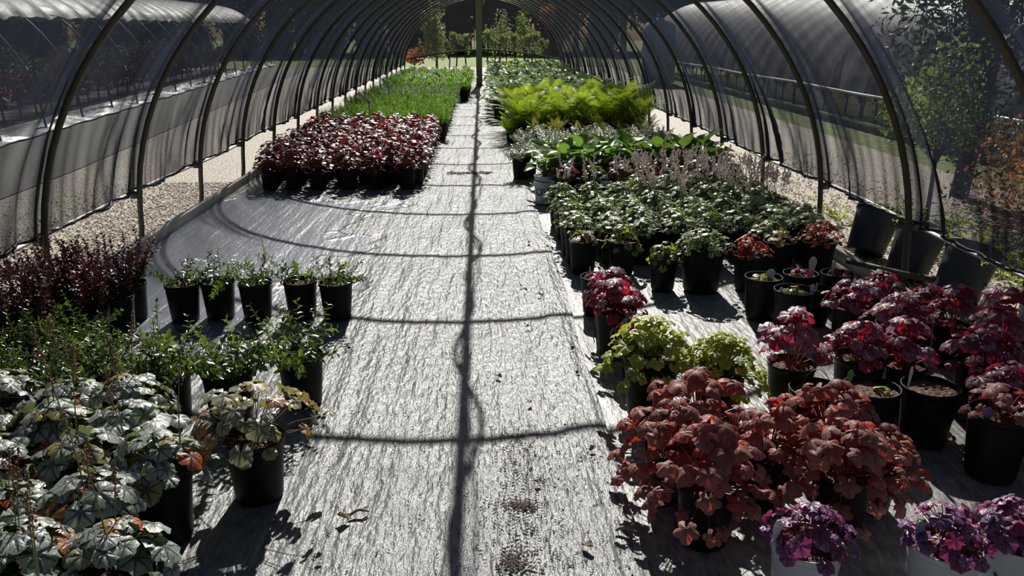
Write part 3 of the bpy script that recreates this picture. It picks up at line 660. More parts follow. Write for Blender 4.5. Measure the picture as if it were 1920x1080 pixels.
kind('hosta_g', [hosta(s, 13, .21, M['l_hostag']) for s in (154, 155)], 'potted_hosta', 'pot')
kind('hosta_dark', [hosta(156, 11, .26, M['l_hostag'], w=.42, hh=.2)], 'potted_hosta', 'pot')
kind('hosta_lime', [hosta(158, 14, .15, M['l_hostag'], w=.34)], 'potted_hosta', 'pot_white')
kind('strap', [strappy(s, 60, .34, M['l_strap']) for s in (161, 162, 163)], 'potted_daylily', 'pot_lo')
kind('burg_mix', [heuchera(s, 40, .068, .15, .15, M['l_burg'], M['stem_r'], 5, .2, .05, .25, 14, 2, flat=.3) for s in (171, 172)], 'potted_heuchera')
kind('mid_green', [heuchera(s, 44, .058, .15, .14, M['l_vinca'], M['stem_g'], 5, .3, .05, .3, 14, 2) for s in (174,)], 'potted_heucherella')

PR_R = random.Random(5)
def plant(k, x, y, label, cat='potted plant', group=None, s=1.0, rz=None, v=None, pot_s=1.0, z=.012, hs=1.0):
    K = KIND[k]; vv = K['v'][(PR_R.randrange(len(K['v'])) if v is None else v) % len(K['v'])]
    o = empty(K['thing'], (x, y, z), label, cat, group, PR_R.uniform(0, 2*PI) if rz is None else rz)
    o.scale = (s, s, s*hs)
    pp = part('pot', ME[K['pot']], o)
    if K['soil'] and K['pot'] != 'pot_lo': part('soil', ME[K['soil']], pp)
    part('foliage', vv[0], o)
    if vv[1] is not None: part('stems', vv[1], o)
    return o

ORD = ['first', 'second', 'third', 'fourth', 'fifth', 'sixth', 'seventh', 'eighth', 'ninth', 'tenth', 'eleventh', 'twelfth', 'thirteenth', 'fourteenth', 'fifteenth', 'sixteenth', 'seventeenth', 'eighteenth', 'nineteenth', 'twentieth']
def block(kinds, x0, x1, y0, y1, nx, ny, desc, blk, cat, path_side, s=1.0, jit=.02, sv=.12, skip=None, name_front=True, hs=1.0):
    """rows of pots; front row and path edge are named one by one, the inside shares one label"""
    for j in range(ny):
        for i in range(nx):
            x = x0+(x1-x0)*i/(nx-1); y = y0+(y1-y0)*j/max(1, ny-1)
            if skip and skip(i, j): continue
            x += PR_R.uniform(-jit, jit); y += PR_R.uniform(-jit, jit)
            fp = (nx-1-i) if path_side > 0 else i
            if j == 0: lab, g = '%s, front row of the %s, %s from the path' % (desc, blk, ORD[fp]), None
            elif fp == 0 and j < 20: lab, g = '%s at the path edge of the %s, %s row' % (desc, blk, ORD[j]), None
            elif fp == 0: lab, g = '%s at the path edge, farthest rows of the %s' % (desc, blk), 'path edge of the far %s' % blk
            else: lab, g = '%s in the inner rows of the %s' % (desc, blk), 'inner rows of the %s' % blk
            plant(kinds[PR_R.randrange(len(kinds))], x, y, lab, cat, g, s*PR_R.uniform(1-sv, 1+sv), hs=hs)

# ---- left side
block(['burg'], -2.22, -.72, 8.75, 12.0, 7, 13, 'potted burgundy heuchera', 'burgundy block', 'heuchera', 1, s=1.04, jit=.015, sv=.06)
for i, x in enumerate([-2.17, -1.93, -1.68, -1.37, -1.10, -.78]):
    plant('burg', x, 8.46, 'burgundy heuchera in the loose foremost row, %s from the path' % ORD[5-i], 'heuchera', None, 1.0, v=i)
block(['fine'], -2.2, -.64, 12.3, 15.6, 7, 14, 'bright green bushy plant', 'bright green block', 'perennial', 1, s=1.0, jit=.02)
block(['fine2', 'fine2', 'fine'], -2.2, -.66, 15.9, 18.6, 7, 11, 'white flecked green plant', 'flecked block', 'perennial', 1, s=1.0)
block(['strap'], -2.1, -.40, 19.0, 24.2, 7, 18, 'strappy green daylily', 'daylily block', 'daylily', 1, s=1.05)
block(['lime', 'ygreen'], -2.2, -.5, 24.8, 27.6, 6, 8, 'yellow green leafy plant', 'farthest left block', 'potted plant', 1, s=1.1)
five = [(-1.69, 4.48), (-1.505, 4.52), (-1.29, 4.50), (-1.04, 4.51), (-.835, 4.48)]
wh = ['leftmost of the five, beside the dark purple plants', 'second from the left of five', 'middle one of five', 'fourth from the left with a tall stray shoot', 'nearest the path of five']
for i, (x, y) in enumerate(five):
    plant('vinca', x, y, 'black pot of glossy leaves, ' + wh[i], 'trailing plant', None, 1.0, v=i)
    if i == 3:
        pass
dk = [(-1.99, 4.50), (-2.19, 4.52), (-2.39, 4.50), (-1.97, 4.27), (-2.18, 4.28), (-2.39, 4.27), (-2.0, 4.03), (-2.2, 4.05), (-2.4, 4.03), (-2.22, 3.8), (-2.42, 3.8)]
for i, (x, y) in enumerate(dk):
    col_ = {0: 'nearest the five green pots', 1: 'middle of its row', 2: 'against the timber edging'}[(i % 3) if i < 9 else (i-8)]
    plant('dark', x, y, 'dark purple twiggy plant, %s row of its clump, %s' % (['back', 'second', 'third', 'front'][i//3], col_), 'shrublet', None, 1.0)
gu = [(-2.3, 3.55), (-2.05, 3.58), (-1.82, 3.62), (-1.60, 3.62), (-2.15, 3.32), (-1.92, 3.34), (-1.68, 3.36), (-2.3, 3.12), (-2.05, 3.08), (-1.80, 3.10), (-1.56, 3.10)]
for i, (x, y) in enumerate(gu):
    if i in (3,): continue
    plant('greenup', x, y, 'small leaved shoots before the dark purple clump, %s row, %s from left' % ('back' if i < 4 else 'middle' if i < 7 else 'front', ORD[[0, 1, 2, 3, 0, 1, 2, 0, 1, 2, 3][i]]), 'trailing plant')
plant('vinca_long', -1.33, 3.22, 'wide black pot with upright leafy shoots behind the silver heucheras', 'trailing plant', None, 1.12, v=0)
plant('vinca_long', -1.06, 3.18, 'black pot of trailing green shoots behind the lone silver heuchera', 'trailing plant', None, 1.1, v=1)
plant('vinca_long', -.80, 3.36, 'black pot with a long shoot of round leaves trailing over the path', 'trailing plant', None, 1.05, v=2)
hs_ = plant('silver_single', -.80, 2.60, 'lone silver and orange leaved heuchera in a black pot at the path edge', 'heuchera', None, 1.08, rz=.6)
sil = []
for j, y in enumerate([1.40, 1.64, 1.88, 2.12, 2.36, 2.60, 2.84]):
    xr = [-.92, -.94, -.98, -1.02, -1.05, -1.12, -1.30][j]
    for i in range(4):
        x = xr-.245*i-(.1 if j % 2 else 0)
        if x < -1.15-.30*y: continue
        sil.append((x, y, i, j))
for (x, y, i, j) in sil:
    plant('silver', x+PR_R.uniform(-.02, .02), y, 'silver veined heuchera, %s row from the viewer, %s from the path' % (ORD[j], ORD[i]), 'heuchera', None, PR_R.uniform(.95, 1.1))

# ---- right side
block(['hosta'], .34, 2.3, 14.9, 24.5, 6, 27, 'white edged hosta', 'hosta block', 'hosta', -1, s=1.08, jit=.03)
block(['hosta', 'hosta_g'], .45, 2.2, 25.0, 28.2, 6, 8, 'broad leaved hosta', 'farthest right block', 'hosta', -1, s=1.1, jit=.03)
block(['fern'], .58, 2.2, 12.1, 13.7, 6, 4, 'tall yellow green fern', 'fern block', 'fern', -1, s=.98, jit=.03)
block(['fern_low'], .72, 2.2, 11.2, 11.7, 6, 2, 'low olive fern', 'low fern rows', 'fern', -1, s=1.0)
plant('fern', .40, 12.0, 'fern with fronds arching over the path below the tall ferns', 'fern', None, .62)
block(['white'], .52, 2.30, 9.2, 10.9, 8, 7, 'low pale variegated plant', 'variegated block', 'perennial', -1, s=1.0)
plant('white', .42, 8.98, 'pale variegated plant in a black pot jutting out to the path', 'perennial', None, 1.1)
# hosta and red heuchera rows
hx = np.linspace(.75, 2.32, 7)
for j, y in enumerate([8.75, 8.5]):
    for i, x in enumerate(hx):
        kk = 'hosta_dark' if (i in (3, 5, 6) and j == 0) else 'hosta_g'
        plant(kk, x, y, ('broad dark leaved hosta' if kk == 'hosta_dark' else 'green hosta') + ', %s row of green hostas, %s from the path' % (['back', 'front'][j], ORD[i]), 'hosta', None, PR_R.uniform(.9, 1.1))
for j, y in enumerate([8.24, 8.0, 7.76]):
    for i, x in enumerate(np.linspace(.80, 2.36, 7)):
        kk = 'burg_mix' if (i*2+j) % 3 != 1 else 'mid_green'
        if j == 0 and i in (0, 1): kk = 'hosta_g'
        nm = {'burg_mix': 'red flecked heuchera', 'mid_green': 'green lobed leafy plant', 'hosta_g': 'light green hosta'}[kk]
        plant(kk, x, y, nm + ' before the green hostas, %s row, %s from path' % (['back', 'middle', 'front'][j], ORD[i]), 'hosta' if 'hosta' in nm else 'potted plant')
def lettering(txt, parent, r, z, az, size, mat):
    cu = bpy.data.curves.new('lettering', 'FONT'); cu.body = txt; cu.size = size; cu.extrude = .0006; cu.align_x = 'CENTER'
    o = bpy.data.objects.new('lettering', cu); C.objects.link(o)
    me = bpy.data.meshes.new_from_object(o.evaluated_get(bpy.context.evaluated_depsgraph_get())); bpy.data.objects.remove(o)
    for v in me.vertices:
        a = az+v.co.x/r; rr = r+v.co.z; v.co = (rr*math.cos(a), rr*math.sin(a), z+v.co.y)
    me.materials.clear(); me.materials.append(mat); me.name = 'lettering'
    return part('lettering', me, parent)
wp = plant('hosta_lime', .60, 8.02, 'light green hosta in a white lettered pot at the path edge', 'hosta', None, 1.0, rz=0)
wp2 = empty('lettered_pot', (.575, 7.68, .012), 'white lettered pot of bare bark standing before the light green hosta', 'pot')
wp2 = part('pot', ME['pot_white'], wp2); part('soil', soil_mesh(.1, .21, 8), wp2)
lettering('OW', wp2, .0935, .09, -PI/2-.1, .10, M['ink'])
wp3 = empty('lettered_pot', (1.12, 7.60, .012), 'white lettered pot half hidden behind the bare bark pots', 'pot')
wp3 = part('pot', ME['pot_white'], wp3); part('soil', soil_mesh(.1, .21, 8), wp3); lettering('OW', wp3, .0935, .09, -PI/2, .10, M['ink'])
for i, (x, y) in enumerate([(.70, 7.36), (.92, 7.34), (1.14, 7.34), (.70, 7.12)]):
    plant('sprout', x, y, 'bark pot with a green sprout, %s from the path%s' % (ORD[i % 3], ', standing one row nearer' if i == 3 else ''), 'seedling')
for j, y in enumerate(np.arange(5.62, 7.5, .235)):
    for i, x in enumerate(np.linspace(.66, 2.32, 8)):
        if y > 7.0 and i < 3: continue
        fl = (j >= 3 and i >= 3) or (j >= 5)
        lab = ('pink spiked tiarella' if fl else 'grey green tiarella')+''
        if j == 0: lab += ', front row of the tiarella block, %s from the path' % ORD[i]; g = None
        elif i == 0: lab += ' at the path edge of the tiarella block, %s row' % ORD[j]; g = None
        else: lab += ' inside the tiarella block'; g = 'flowering tiarellas' if fl else 'leafy tiarellas'
        plant('tiar_fl' if fl else 'tiar', x+PR_R.uniform(-.02, .02), y+PR_R.uniform(-.02, .02), lab, 'tiarella', g, PR_R.uniform(.95, 1.15))
plant('mixed', .67, 5.37, 'black pot with few pink and yellow leaves, first in the front row', 'heucherella', None, 1.02)
plant('ygreen', .93, 5.34, 'yellow green lobed plant drooping over its black pot', 'heucherella', None, 1.02, v=0)
plant('ygreen', 1.13, 4.97, 'black pot with green leaves leaning left, beside the largest pot', 'heucherella', None, .95, v=1)
plant('tiar_big', 1.37, 4.95, 'largest black pot with a broad mound of grey green leaves', 'tiarella', None, 1.0)
plant('redor', 1.67, 4.97, 'orange red heuchera right of the largest pot', 'heuchera', None, 1.0, v=0)
plant('mixed', 1.95, 5.22, 'black pot of yellow and green leaves between two orange red heucheras', 'heucherella', None, 1.1)
plant('redor', 2.20, 5.18, 'orange red heuchera beside the timber edging', 'heuchera', None, 1.12, v=1)
plant('tiar', 1.95, 5.46, 'grey green tiarella behind the pot of yellow and green leaves', 'tiarella')
def add_tag(parent, x, y, z, h=.09, w_=.022, mat='tag', rz=0.0, lean=.1):
    mb = MB(); n = 6; V = []
    for (a, b) in [(-1, 0), (1, 0), (1, .75)]+[(math.cos(t), .75+.25*math.sin(t)) for t in np.linspace(.4, PI-.4, 4)]+[(-1, .75)]:
        V.append((a*w_/2*(.35 if b == 0 else 1), b*h))
    k = len(V); R = np.array(Euler((lean, 0, rz)).to_matrix())
    P = np.array([(a, -.0006, b) for a, b in V]+[(a, .0006, b) for a, b in V]) @ R.T+np.array([x, y, z])
    mb.add(P, [tuple(range(k)), tuple(range(2*k-1, k-1, -1))]+[(i, k+i, k+(i+1) % k, (i+1) % k) for i in range(k)])
    o = mb.build('plant_tag', M[mat], parent, smooth=False); return o
def wtag(o, dx, dy, z, **k):
    """tag set at world offset dx, dy from the pot's centre"""
    rz = o.rotation_euler.z; s = o.scale[0]; c, q = math.cos(-rz), math.sin(-rz); x, y = dx/s, dy/s
    return add_tag(o, x*c-y*q, x*q+y*c, z/s, rz=k.pop('rz', 0)-rz, **k)
for i, (x, y, kk, s, lb) in enumerate([
    (.65, 4.53, 'sprout_red', 1.0, 'black pot of small reddish shoots, farthest of the magenta column at the path'),
    (.68, 4.20, 'magenta', 1.02, 'magenta heuchera with one broad violet leaf, second of the column at the path'),
    (.66, 3.90, 'magenta', 1.10, 'fullest magenta heuchera of the column at the path edge'),
    (.72, 3.62, 'burg_mix', .85, 'dark red heuchera nearest the lime ones in the column at the path')]):
    o = plant(kk, x, y, lb, 'heuchera', None, s)
    if i == 3: wtag(o, -.07, -.05, .19, h=.14, w_=.022, mat='tag_violet', lean=-.05)
    if i == 0: wtag(o, -.05, -.05, .20, h=.10, w_=.008)
plant('lime', .70, 3.20, 'lime yellow ruffled heuchera spilling over the path edge', 'heuchera', None, 1.25, v=0)
plant('lime', .97, 3.12, 'lime green heuchera tucked behind the brick red ones', 'heuchera', None, 1.12, v=1)
for i, (x, y, s, lb) in enumerate([(.70, 2.29, 1.0, 'brick red heuchera in the nearest of the red leaved pots, rim showing'), (.64, 2.55, .95, 'brick red heuchera overhanging the path edge'),
    (.78, 2.72, 1.0, 'brick red heuchera just before the lime plants'), (.97, 2.50, .95, 'brick red heuchera in the middle of the red leaved clump'),
    (1.16, 2.34, 1.0, 'brick red heuchera behind the first white pot'), (1.22, 2.62, 1.0, 'brick red heuchera next to the bare bark pots'), (1.33, 2.46, .78, 'brick red heuchera with leaves drooping to the right of its clump')]):
    plant('bronze', x, y, lb, 'heuchera', None, s, hs=.95)
pw = [(.90, 1.97, 'violet heuchera in a white pot, leftmost of the three white pots at the bottom'), (1.285, 1.95, 'violet heuchera in a white pot, middle of the three at the bottom'), (1.50, 1.97, 'violet heuchera in a white pot at the bottom right corner')]
for i, (x, y, lb) in enumerate(pw):
    o = plant('purple', x, y, lb, 'heuchera', None, 1.0, v=i, rz=0); pw_pot = [c for c in o.children if c.name.startswith('pot')][0]
    add_tag(o, -.085 if i else -.09, -.015, .17, h=.12, w_=.034, mat='tag_blue' if i else 'tag', rz=.3, lean=-.05)
    lettering('W', pw_pot, .093, .07, -PI/2-.55, .09, M['ink'])
# seedling pots and magenta group on the right
o = plant('sprout', 1.66, 4.16, 'black pot of dry stems at the front of the seedling pots', 'seedling', None, 1.12); wtag(o, -.085, -.03, .21, h=.06, w_=.016); wtag(o, .085, -.02, .21, h=.07, w_=.022)
o = plant('sprout', 1.58, 4.42, 'black seedling pot with pink edged leaves behind the dry stemmed pot', 'seedling', None, 1.1); wtag(o, .03, -.02, .21, h=.08, w_=.045)
o = plant('sprout_red', 1.83, 4.52, 'black seedling pot under a tall white rounded label', 'seedling', None, 1.05); wtag(o, .06, .0, .20, h=.13, w_=.045)
o = empty('seedling_pot', (1.86, 4.30, .012), 'little black pot set among the seedling pots', 'pot'); part('soil', ME['soil_small'], part('pot', ME['pot_small'], o)); o.scale = (1.1, 1.1, 1.4); add_tag(o, -.03, -.02, .13, h=.05, w_=.012)
o = plant('sprout_red', 2.06, 4.55, 'seedling pot with purple leaves beside the tall white label', 'seedling', None, 1.0); wtag(o, -.03, 0, .21, h=.09, w_=.025)
mg = [(1.30, 3.20, 'magenta_tall', 1.05, 'tall magenta heuchera with glowing red top leaves left of the group'), (1.60, 3.22, 'magenta', 1.12, 'magenta heuchera behind the bare bark pots, left one'),
      (1.80, 3.22, 'magenta_tall', .95, 'magenta heuchera behind the bare bark pots, right one'), (2.08, 3.12, 'magenta', 1.15, 'large dark magenta heuchera by the right edging'),
      (2.26, 3.30, 'magenta_tall', 1.2, 'tall glowing red heuchera standing at the timber edging'), (1.98, 3.66, 'magenta', 1.05, 'magenta heuchera in the second row by the edging'),
      (1.88, 3.95, 'magenta', 1.0, 'magenta heuchera right of the seedling pots'), (2.10, 4.10, 'magenta', 1.0, 'magenta heuchera behind the others near the fallen pipe'), (2.28, 3.72, 'magenta_tall', .92, 'small tufted magenta heuchera against the edging'),
      (2.30, 3.98, 'magenta', .9, 'dark magenta heuchera between the edging and its group')]
for x, y, kk, s, lb in mg: plant(kk, x, y, lb, 'heuchera', None, s)
for i, (x, y, lb) in enumerate([(1.30, 2.92, 'black pot with a bent wire and sparse leaves beside the bare bark pots'), (1.52, 2.93, 'black pot of bare bark with one lime sprout and a green label'), (1.755, 2.93, 'black pot of bare bark with white rim glints and a slim label')]):
    o = empty('bark_pot', (x, y, .012), lb, 'pot'); part('soil', ME['soil'], part('pot', ME['pot'], o)); o.scale = (1.15, 1.15, 1.08)
    if i == 1:
        add_tag(o, -.075, .02, .205, h=.08, w_=.026, mat='tag_green', rz=.2); sv_ = heuchera(300, 3, .032, .03, .03, M['l_lime'], M['stem_g'], nth=14); q = part('foliage', sv_[0], o); q.location = (.03, -.02, 0)
    if i == 2: add_tag(o, -.08, 0, .205, h=.10, w_=.012)
    if i == 0:
        mb = MB(); mb.tube([(.05*math.cos(t), .02, .2+.09*math.sin(t)) for t in np.linspace(0, PI, 12)], .0015, 5); mb.build('wire', M['steel_dark'], o)
o = plant('bronze_small', 1.87, 2.66, 'small brownish red heuchera in a black pot at the right edge', 'heuchera', None, 1.15); wtag(o, -.08, -.04, .21, h=.08, w_=.03, mat='tag_violet')
o = plant('magenta', 2.02, 2.86, 'dark heuchera with a green and white label at the right edge', 'heuchera', None, 1.0); wtag(o, 0, -.07, .22, h=.10, w_=.03, mat='tag_green', rz=-.3)
plant('bronze_small', 2.12, 2.60, 'brown leaved heuchera cut by the right side of the view', 'heuchera', None, 1.2)

# ---------------------------------------------------------------- signs, stake, bib, debris
def sign(x, y, label, h=.5, w_=.18, tilt=.5):
    o = empty('sign_stake', (x, y, .0), label, 'sign')
    mb = MB(); mb.tube([(0, 0, 0), (0, 0, h)], .006, 6); mb.build('stake', M['steel_dark'], o)
    mb = MB(); mb.box((-w_*.3, 0, h+.02), (w_, .01, .055), (.5, tilt, 0)); mb.build('sign_plate', M['tag'], o, smooth=False)
sign(-1.62, 12.15, 'white name sign on a stake between the burgundy and green blocks', .62, .22, .7)
sign(-1.72, 15.75, 'grey name sign on a stake farther down the left side', .60, .20, 1.0)
sign(-.95, 19.4, 'small grey name sign above the daylilies', .55, .14, .8)
sign(1.62, 14.4, 'pale flat name sign behind the ferns', .52, .28, .0)
mb = MB(); mb.lathe([(0, 0), (.05, 0), (.055, .04), (.05, .14), (.03, .17), (0, .18)], 16); mb.tube([(0, 0, .15), (-.07, -.02, .14), (-.09, -.04, .05), (-.05, -.06, .012), (.05, -.07, .012)], .008, 6)
o = mb.build('tap', M['white_pipe']); o.location = (-.10, 20.0, .02); tag(o, 'small white plastic jug like fitting on the path at the far post', 'fitting')

M['dryleaf'] = leaf_mat('dry_leaf', [(0, (.16, .09, .05)), (.6, (.30, .18, .11)), (1, (.48, .38, .26))], (.10, .06, .03), 'blade', vw=.05, rough=.7, trans=.15)
M['twig'] = plain('dry_twig', (.30, .24, .17), .8, var=.3)
rd = np.random.default_rng(12)
tpd = t_blade(5, .5, .5, -.3, .3, 2, .5)
dl = [(.20, 2.62, .03), (.30, 2.25, .045), (.08, 1.98, .04), (.49, 1.88, .05), (-.45, 2.42, .05), (.40, 2.85, .035), (.05, 3.6, .04), (.22, 4.25, .03), (.27, 4.9, .03), (.25, 5.0, .028), (.36, 4.8, .035), (.34, 6.1, .04), (-.53, 2.20, .03), (.43, 3.6, .03), (.44, 3.9, .03), (.2, 3.3, .03)]
for i, (x, y, s_) in enumerate(dl):
    mb = MB(); R = np.array(Euler((rd.uniform(-.3, .3), rd.uniform(-.3, .3), rd.uniform(0, 6))).to_matrix())*s_
    mb.leaves(tpd, R[None], [(0, 0, 0)], [rd.random()]); o = mb.build('dry_leaf', M['dryleaf']); o.location = (x, y, .034)
    tag(o, 'small curled dry leaf lying on the grey ground fabric of the path', 'leaf', 'dry leaves on the path')
for i, (x, y, L_) in enumerate([(.48, 1.93, .10), (.42, 2.32, .07), (.50, 2.72, .06), (-.46, 2.44, .07), (.1, 2.1, .05)]):
    mb = MB(); a = rd.uniform(-.5, .5); P = [(t*L_*math.cos(a), t*L_*math.sin(a)+.008*math.sin(5*t), .006+.01*math.sin(3*t)) for t in np.linspace(0, 1, 6)]
    mb.tube(P, [.004, .006, .005, .006, .004, .002], 6); mb.tube([P[3], (P[3][0]+.02, P[3][1]+.025, .018)], .003, 5)
    o = mb.build('twig', M['twig']); o.location = (x, y, .028); tag(o, 'short pale forked twig on the path, %s' % ['nearest the brick red heucheras', 'left of the nearest red leaved pot', 'by the sheet seam', 'left of the ridge shadow', 'bottom centre'][i], 'twig')
def crumbs(n, f, seed, mat, smin, smax, name, label):
    r = np.random.default_rng(seed); mb = MB(); ms = []; ls = []
    for i in range(n):
        x, y = f(r); s_ = r.uniform(smin, smax); ms.append(np.array(Euler((0, r.uniform(-.4, .4), r.uniform(0, 6))).to_matrix()) @ np.diag([s_*2.2, s_*.6, s_*.4])); ls.append((x, y, .0265))
    mb.leaves((ico_v, ico_f, np.zeros((12, 2))), np.array(ms), ls, r.random(n)); tag(mb.build(name, mat), label, 'debris', kind='stuff')
M['crumb'] = plain('dark_plant_crumbs', (.09, .055, .035), .9, var=.5, nscale=40)
def cf(r):
    k = r.random()
    if k < .38: return .13+r.normal(0, .07), r.uniform(1.7, 3.1)
    if k < .45: return .40+r.normal(0, .06), r.uniform(1.8, 3.3)
    if k < .53: return .08+r.normal(0, .025), 2.18+r.normal(0, .03)
    if k < .60: return .12+r.normal(0, .03), 2.5+r.normal(0, .02)
    return r.uniform(-.6, .5), r.uniform(1.6, 5.5)
crumbs(2600, cf, 3, M['crumb'], .0015, .0045, 'plant_debris', 'fine brown bark and plant crumbs strewn over the near path')
crumbs(200, lambda r: (r.uniform(-.4, .1), 9.35+r.normal(0, .05)), 4, M['dryleaf'], .004, .012, 'leaf_litter', 'reddish brown litter across the path beside the burgundy block')
# dry conifer sprigs at the bottom edge
for i, (x, y, az) in enumerate([(-.36, 1.60, 1.8), (-.24, 1.62, 1.4)]):
    mb = MB()
    for k in range(9):
        t = k/9; mb.tube([(0, t*.11, .004), (0, (t+.11)*.11, .004)], .0016, 4)
        for s_ in (-1, 1):
            l = .045*(1-t*.8); mb.tube([(0, t*.11, .004), (s_*l*.6, t*.11+l*.6, .008), (s_*l*.8, t*.11+l, .006)], [.002, .0022, .001], 4)
            mb.tube([(s_*l*.4, t*.11+l*.35, .006), (s_*l*.8, t*.11+l*.42, .008)], .0016, 4)
    o = mb.build('conifer_sprig', plain('tan_sprig', (.55, .33, .2), .7)); o.location = (x, y, .03); o.rotation_euler = (0, 0, az-PI/2)
    tag(o, 'tan dried conifer sprig on the path at the bottom, %s one' % ['left', 'right'][i], 'sprig')

# ---------------------------------------------------------------- fallen pipe and the big tilted pots outside
mb = MB(); mb.tube([(2.38, 5.14, .14), (2.62, 4.86, .13), (3.3, 4.36, .10)], .020, 10)
tag(mb.build('metal_pipe', M['steel']), 'grey metal pipe lying slantwise over the right edging in front of the big pots', 'pipe')
big_pot = pot_mesh(.17, .36, 'pot', M['pot_big'], 36, .03); big_soil = soil_mesh(.17, .36, 5)
weed = [leafy(s, 16, .22, leaf_mat('weed_leaf_%s' % 'ab'[i], [(0, (.14, .20, .03)), (1, (.36, .40, .08))], None, 'blade', rough=.5, trans=.4, tcol=(.45, .55, .05)), .028, .3, .018, 1.1, curl=.9, base=.33, R=.12, trail=4) for i, s in enumerate((201, 202))]
for i, (x, y, tx, lb) in enumerate([(2.80, 5.85, .20, 'big dull black pot with a lime leaf, farthest of the tilted pots outside the tunnel'), (2.82, 5.28, .22, 'big black pot full of weeds behind the hoop foot'),
        (2.86, 4.76, .24, 'big black pot with a white rim glint, third along outside the tunnel'), (2.92, 4.02, .30, 'big black pot nearest the viewer outside the tunnel')]):
    o = empty('nursery_pot', (x-.03, y-.12, .03), lb, 'pot'); o.rotation_euler = (-.30 if i < 3 else -.5, tx+.2, 0); o.scale = (.95,)*3
    part('soil', big_soil, part('pot', big_pot, o))
    if i == 0:
        mb = MB(); mb.leaves(t_blade(6, .45, .2, .2, .3, 4), frames([(.6, 0, .8)], [(-.5, -.3, .7)], [.16]), [(-.02, 0, .33)], [.9]); mb.build('leaf', M['l_lime'], o)
    else:
        part('weeds', weed[i % 2][0], o); part('stems', weed[i % 2][1], o)
for i, (x, y) in enumerate([(3.15, 5.9), (3.25, 5.15), (3.3, 4.5), (3.05, 6.7), (3.4, 6.2)]):
    o = empty('weed_clump', (x, y, -.3), 'yellow green weed clump on the gravel behind the big pots, %s from the far end' % ORD[[1, 3, 4, 0, 2][i]], 'weeds'); part('foliage', weed[i % 2][0], o); part('stems', weed[i % 2][1], o)

# ---------------------------------------------------------------- shrubs and trees
def crown(seed, n, rx, ry, rz, z0, mat, leaf=.08, lw=.3, clumps=14, nv=2):
    r = np.random.default_rng(seed); mb = MB(); cs = []
    for k in range(clumps):
        d = r.normal(0, 1, 3); d /= np.linalg.norm(d); cs.append(d*r.uniform(.35, .8)*np.array([rx, ry, rz]))
    cs = np.array(cs); ci = r.integers(0, clumps, n); d = r.normal(0, 1, (n, 3)); d /= np.linalg.norm(d, axis=1)[:, None]
    rad = np.array([rx, ry, rz])*.42; p = cs[ci]+d*rad*(r.random((n, 1))**.35); p[:, 2] += z0
    nor = d+r.normal(0, .5, (n, 3))+np.array([0, 0, .5]); tips = r.normal(0, 1, (n, 3))+np.array([0, 0, -.3])
    rv = np.clip(r.random(clumps)[ci]*.5+r.random(n)*.5, 0, 1)
    mb.leaves(t_blade(nv, .45, .2, .2, lw), frames(tips, nor, leaf*r.uniform(.6, 1.3, n)), p, rv); return mb, cs+np.array([0, 0, z0])
def tree(name, seed, n, rx, ry, rz, z0, mat, trunk, leaf, label, cat, loc, **kw):
    mb, cs = crown(seed, n, rx, ry, rz, z0, mat, leaf, **kw); o = empty(name, loc, label, cat)
    mb.build('crown', mat, o); sb = MB(); r = np.random.default_rng(seed)
    sb.tube([(0, 0, -.05), (r.normal(0, .03), r.normal(0, .03), z0*.5), (0, 0, z0+rz*.3)], [trunk, trunk*.8, trunk*.4], 8)
    for c in cs[:8]: sb.tube([(0, 0, max(.05, z0*.5)), (c[0]*.45, c[1]*.45, (z0*.5+c[2])*.5), tuple(c)], [trunk*.45, trunk*.3, trunk*.12], 5)
    sb.build('trunk', M['bark'], o); return o
def clone(o, loc, label, cat, group=None, s=1.0, rz=0.0, sz=None):
    c = o.copy(); C.objects.link(c); c.location = loc; c.scale = (s, s, sz or s); c.rotation_euler = (0, 0, rz); tag(c, label, cat, group)
    for ch in o.children:
        k = ch.copy(); C.objects.link(k); k.parent = c
    return c
G = lambda nm, a, b, tr=.3, tc=(.2, .35, .04): leaf_mat(nm, [(0, a), (1, b)], None, 'blade', rough=.5, trans=tr, tcol=tc)
M['t_shrub'] = G('shrub_leaf', (.12, .20, .04), (.40, .46, .14), .4, (.40, .52, .08))
M['t_orange'] = leaf_mat('orange_shrub_leaf', [(0, (.16, .05, .02)), (.5, (.42, .16, .04)), (1, (.55, .30, .06))], None, 'blade', rough=.5, trans=.4, tcol=(.70, .25, .03))
M['t_dark'] = G('dark_conifer_leaf', (.012, .022, .012), (.04, .06, .03), .12)
M['t_green'] = G('tree_leaf', (.03, .06, .015), (.10, .16, .04), .3)
M['t_pale'] = G('pale_tree_leaf', (.16, .22, .07), (.45, .50, .25), .35, (.4, .5, .15))
tree('shrub', 1, 1700, .6, .7, .5, .95, M['t_shrub'], .022, .055, 'loose yellow green shrub pressed behind the right cloth', 'shrub', (3.85, 6.9, 0), clumps=12, lw=.3)
tree('orange_shrub', 2, 2600, .55, .7, .55, .55, M['t_orange'], .018, .032, 'orange leaved shrub beyond the right cloth', 'shrub', (3.75, 5.3, 0), clumps=16, lw=.3)
tree('orange_shrub', 5, 1500, .4, .5, .5, .7, M['t_orange'], .016, .032, 'smaller rusty shrub behind the orange shrub', 'shrub', (4.3, 6.0, 0), clumps=10, lw=.3)
tree('dark_tree', 3, 9000, .95, 1.0, 2.4, 2.4, M['t_dark'], .09, .10, 'tall dark conifer standing behind the yellow green shrub', 'tree', (4.75, 8.0, 0), clumps=26, lw=.16)
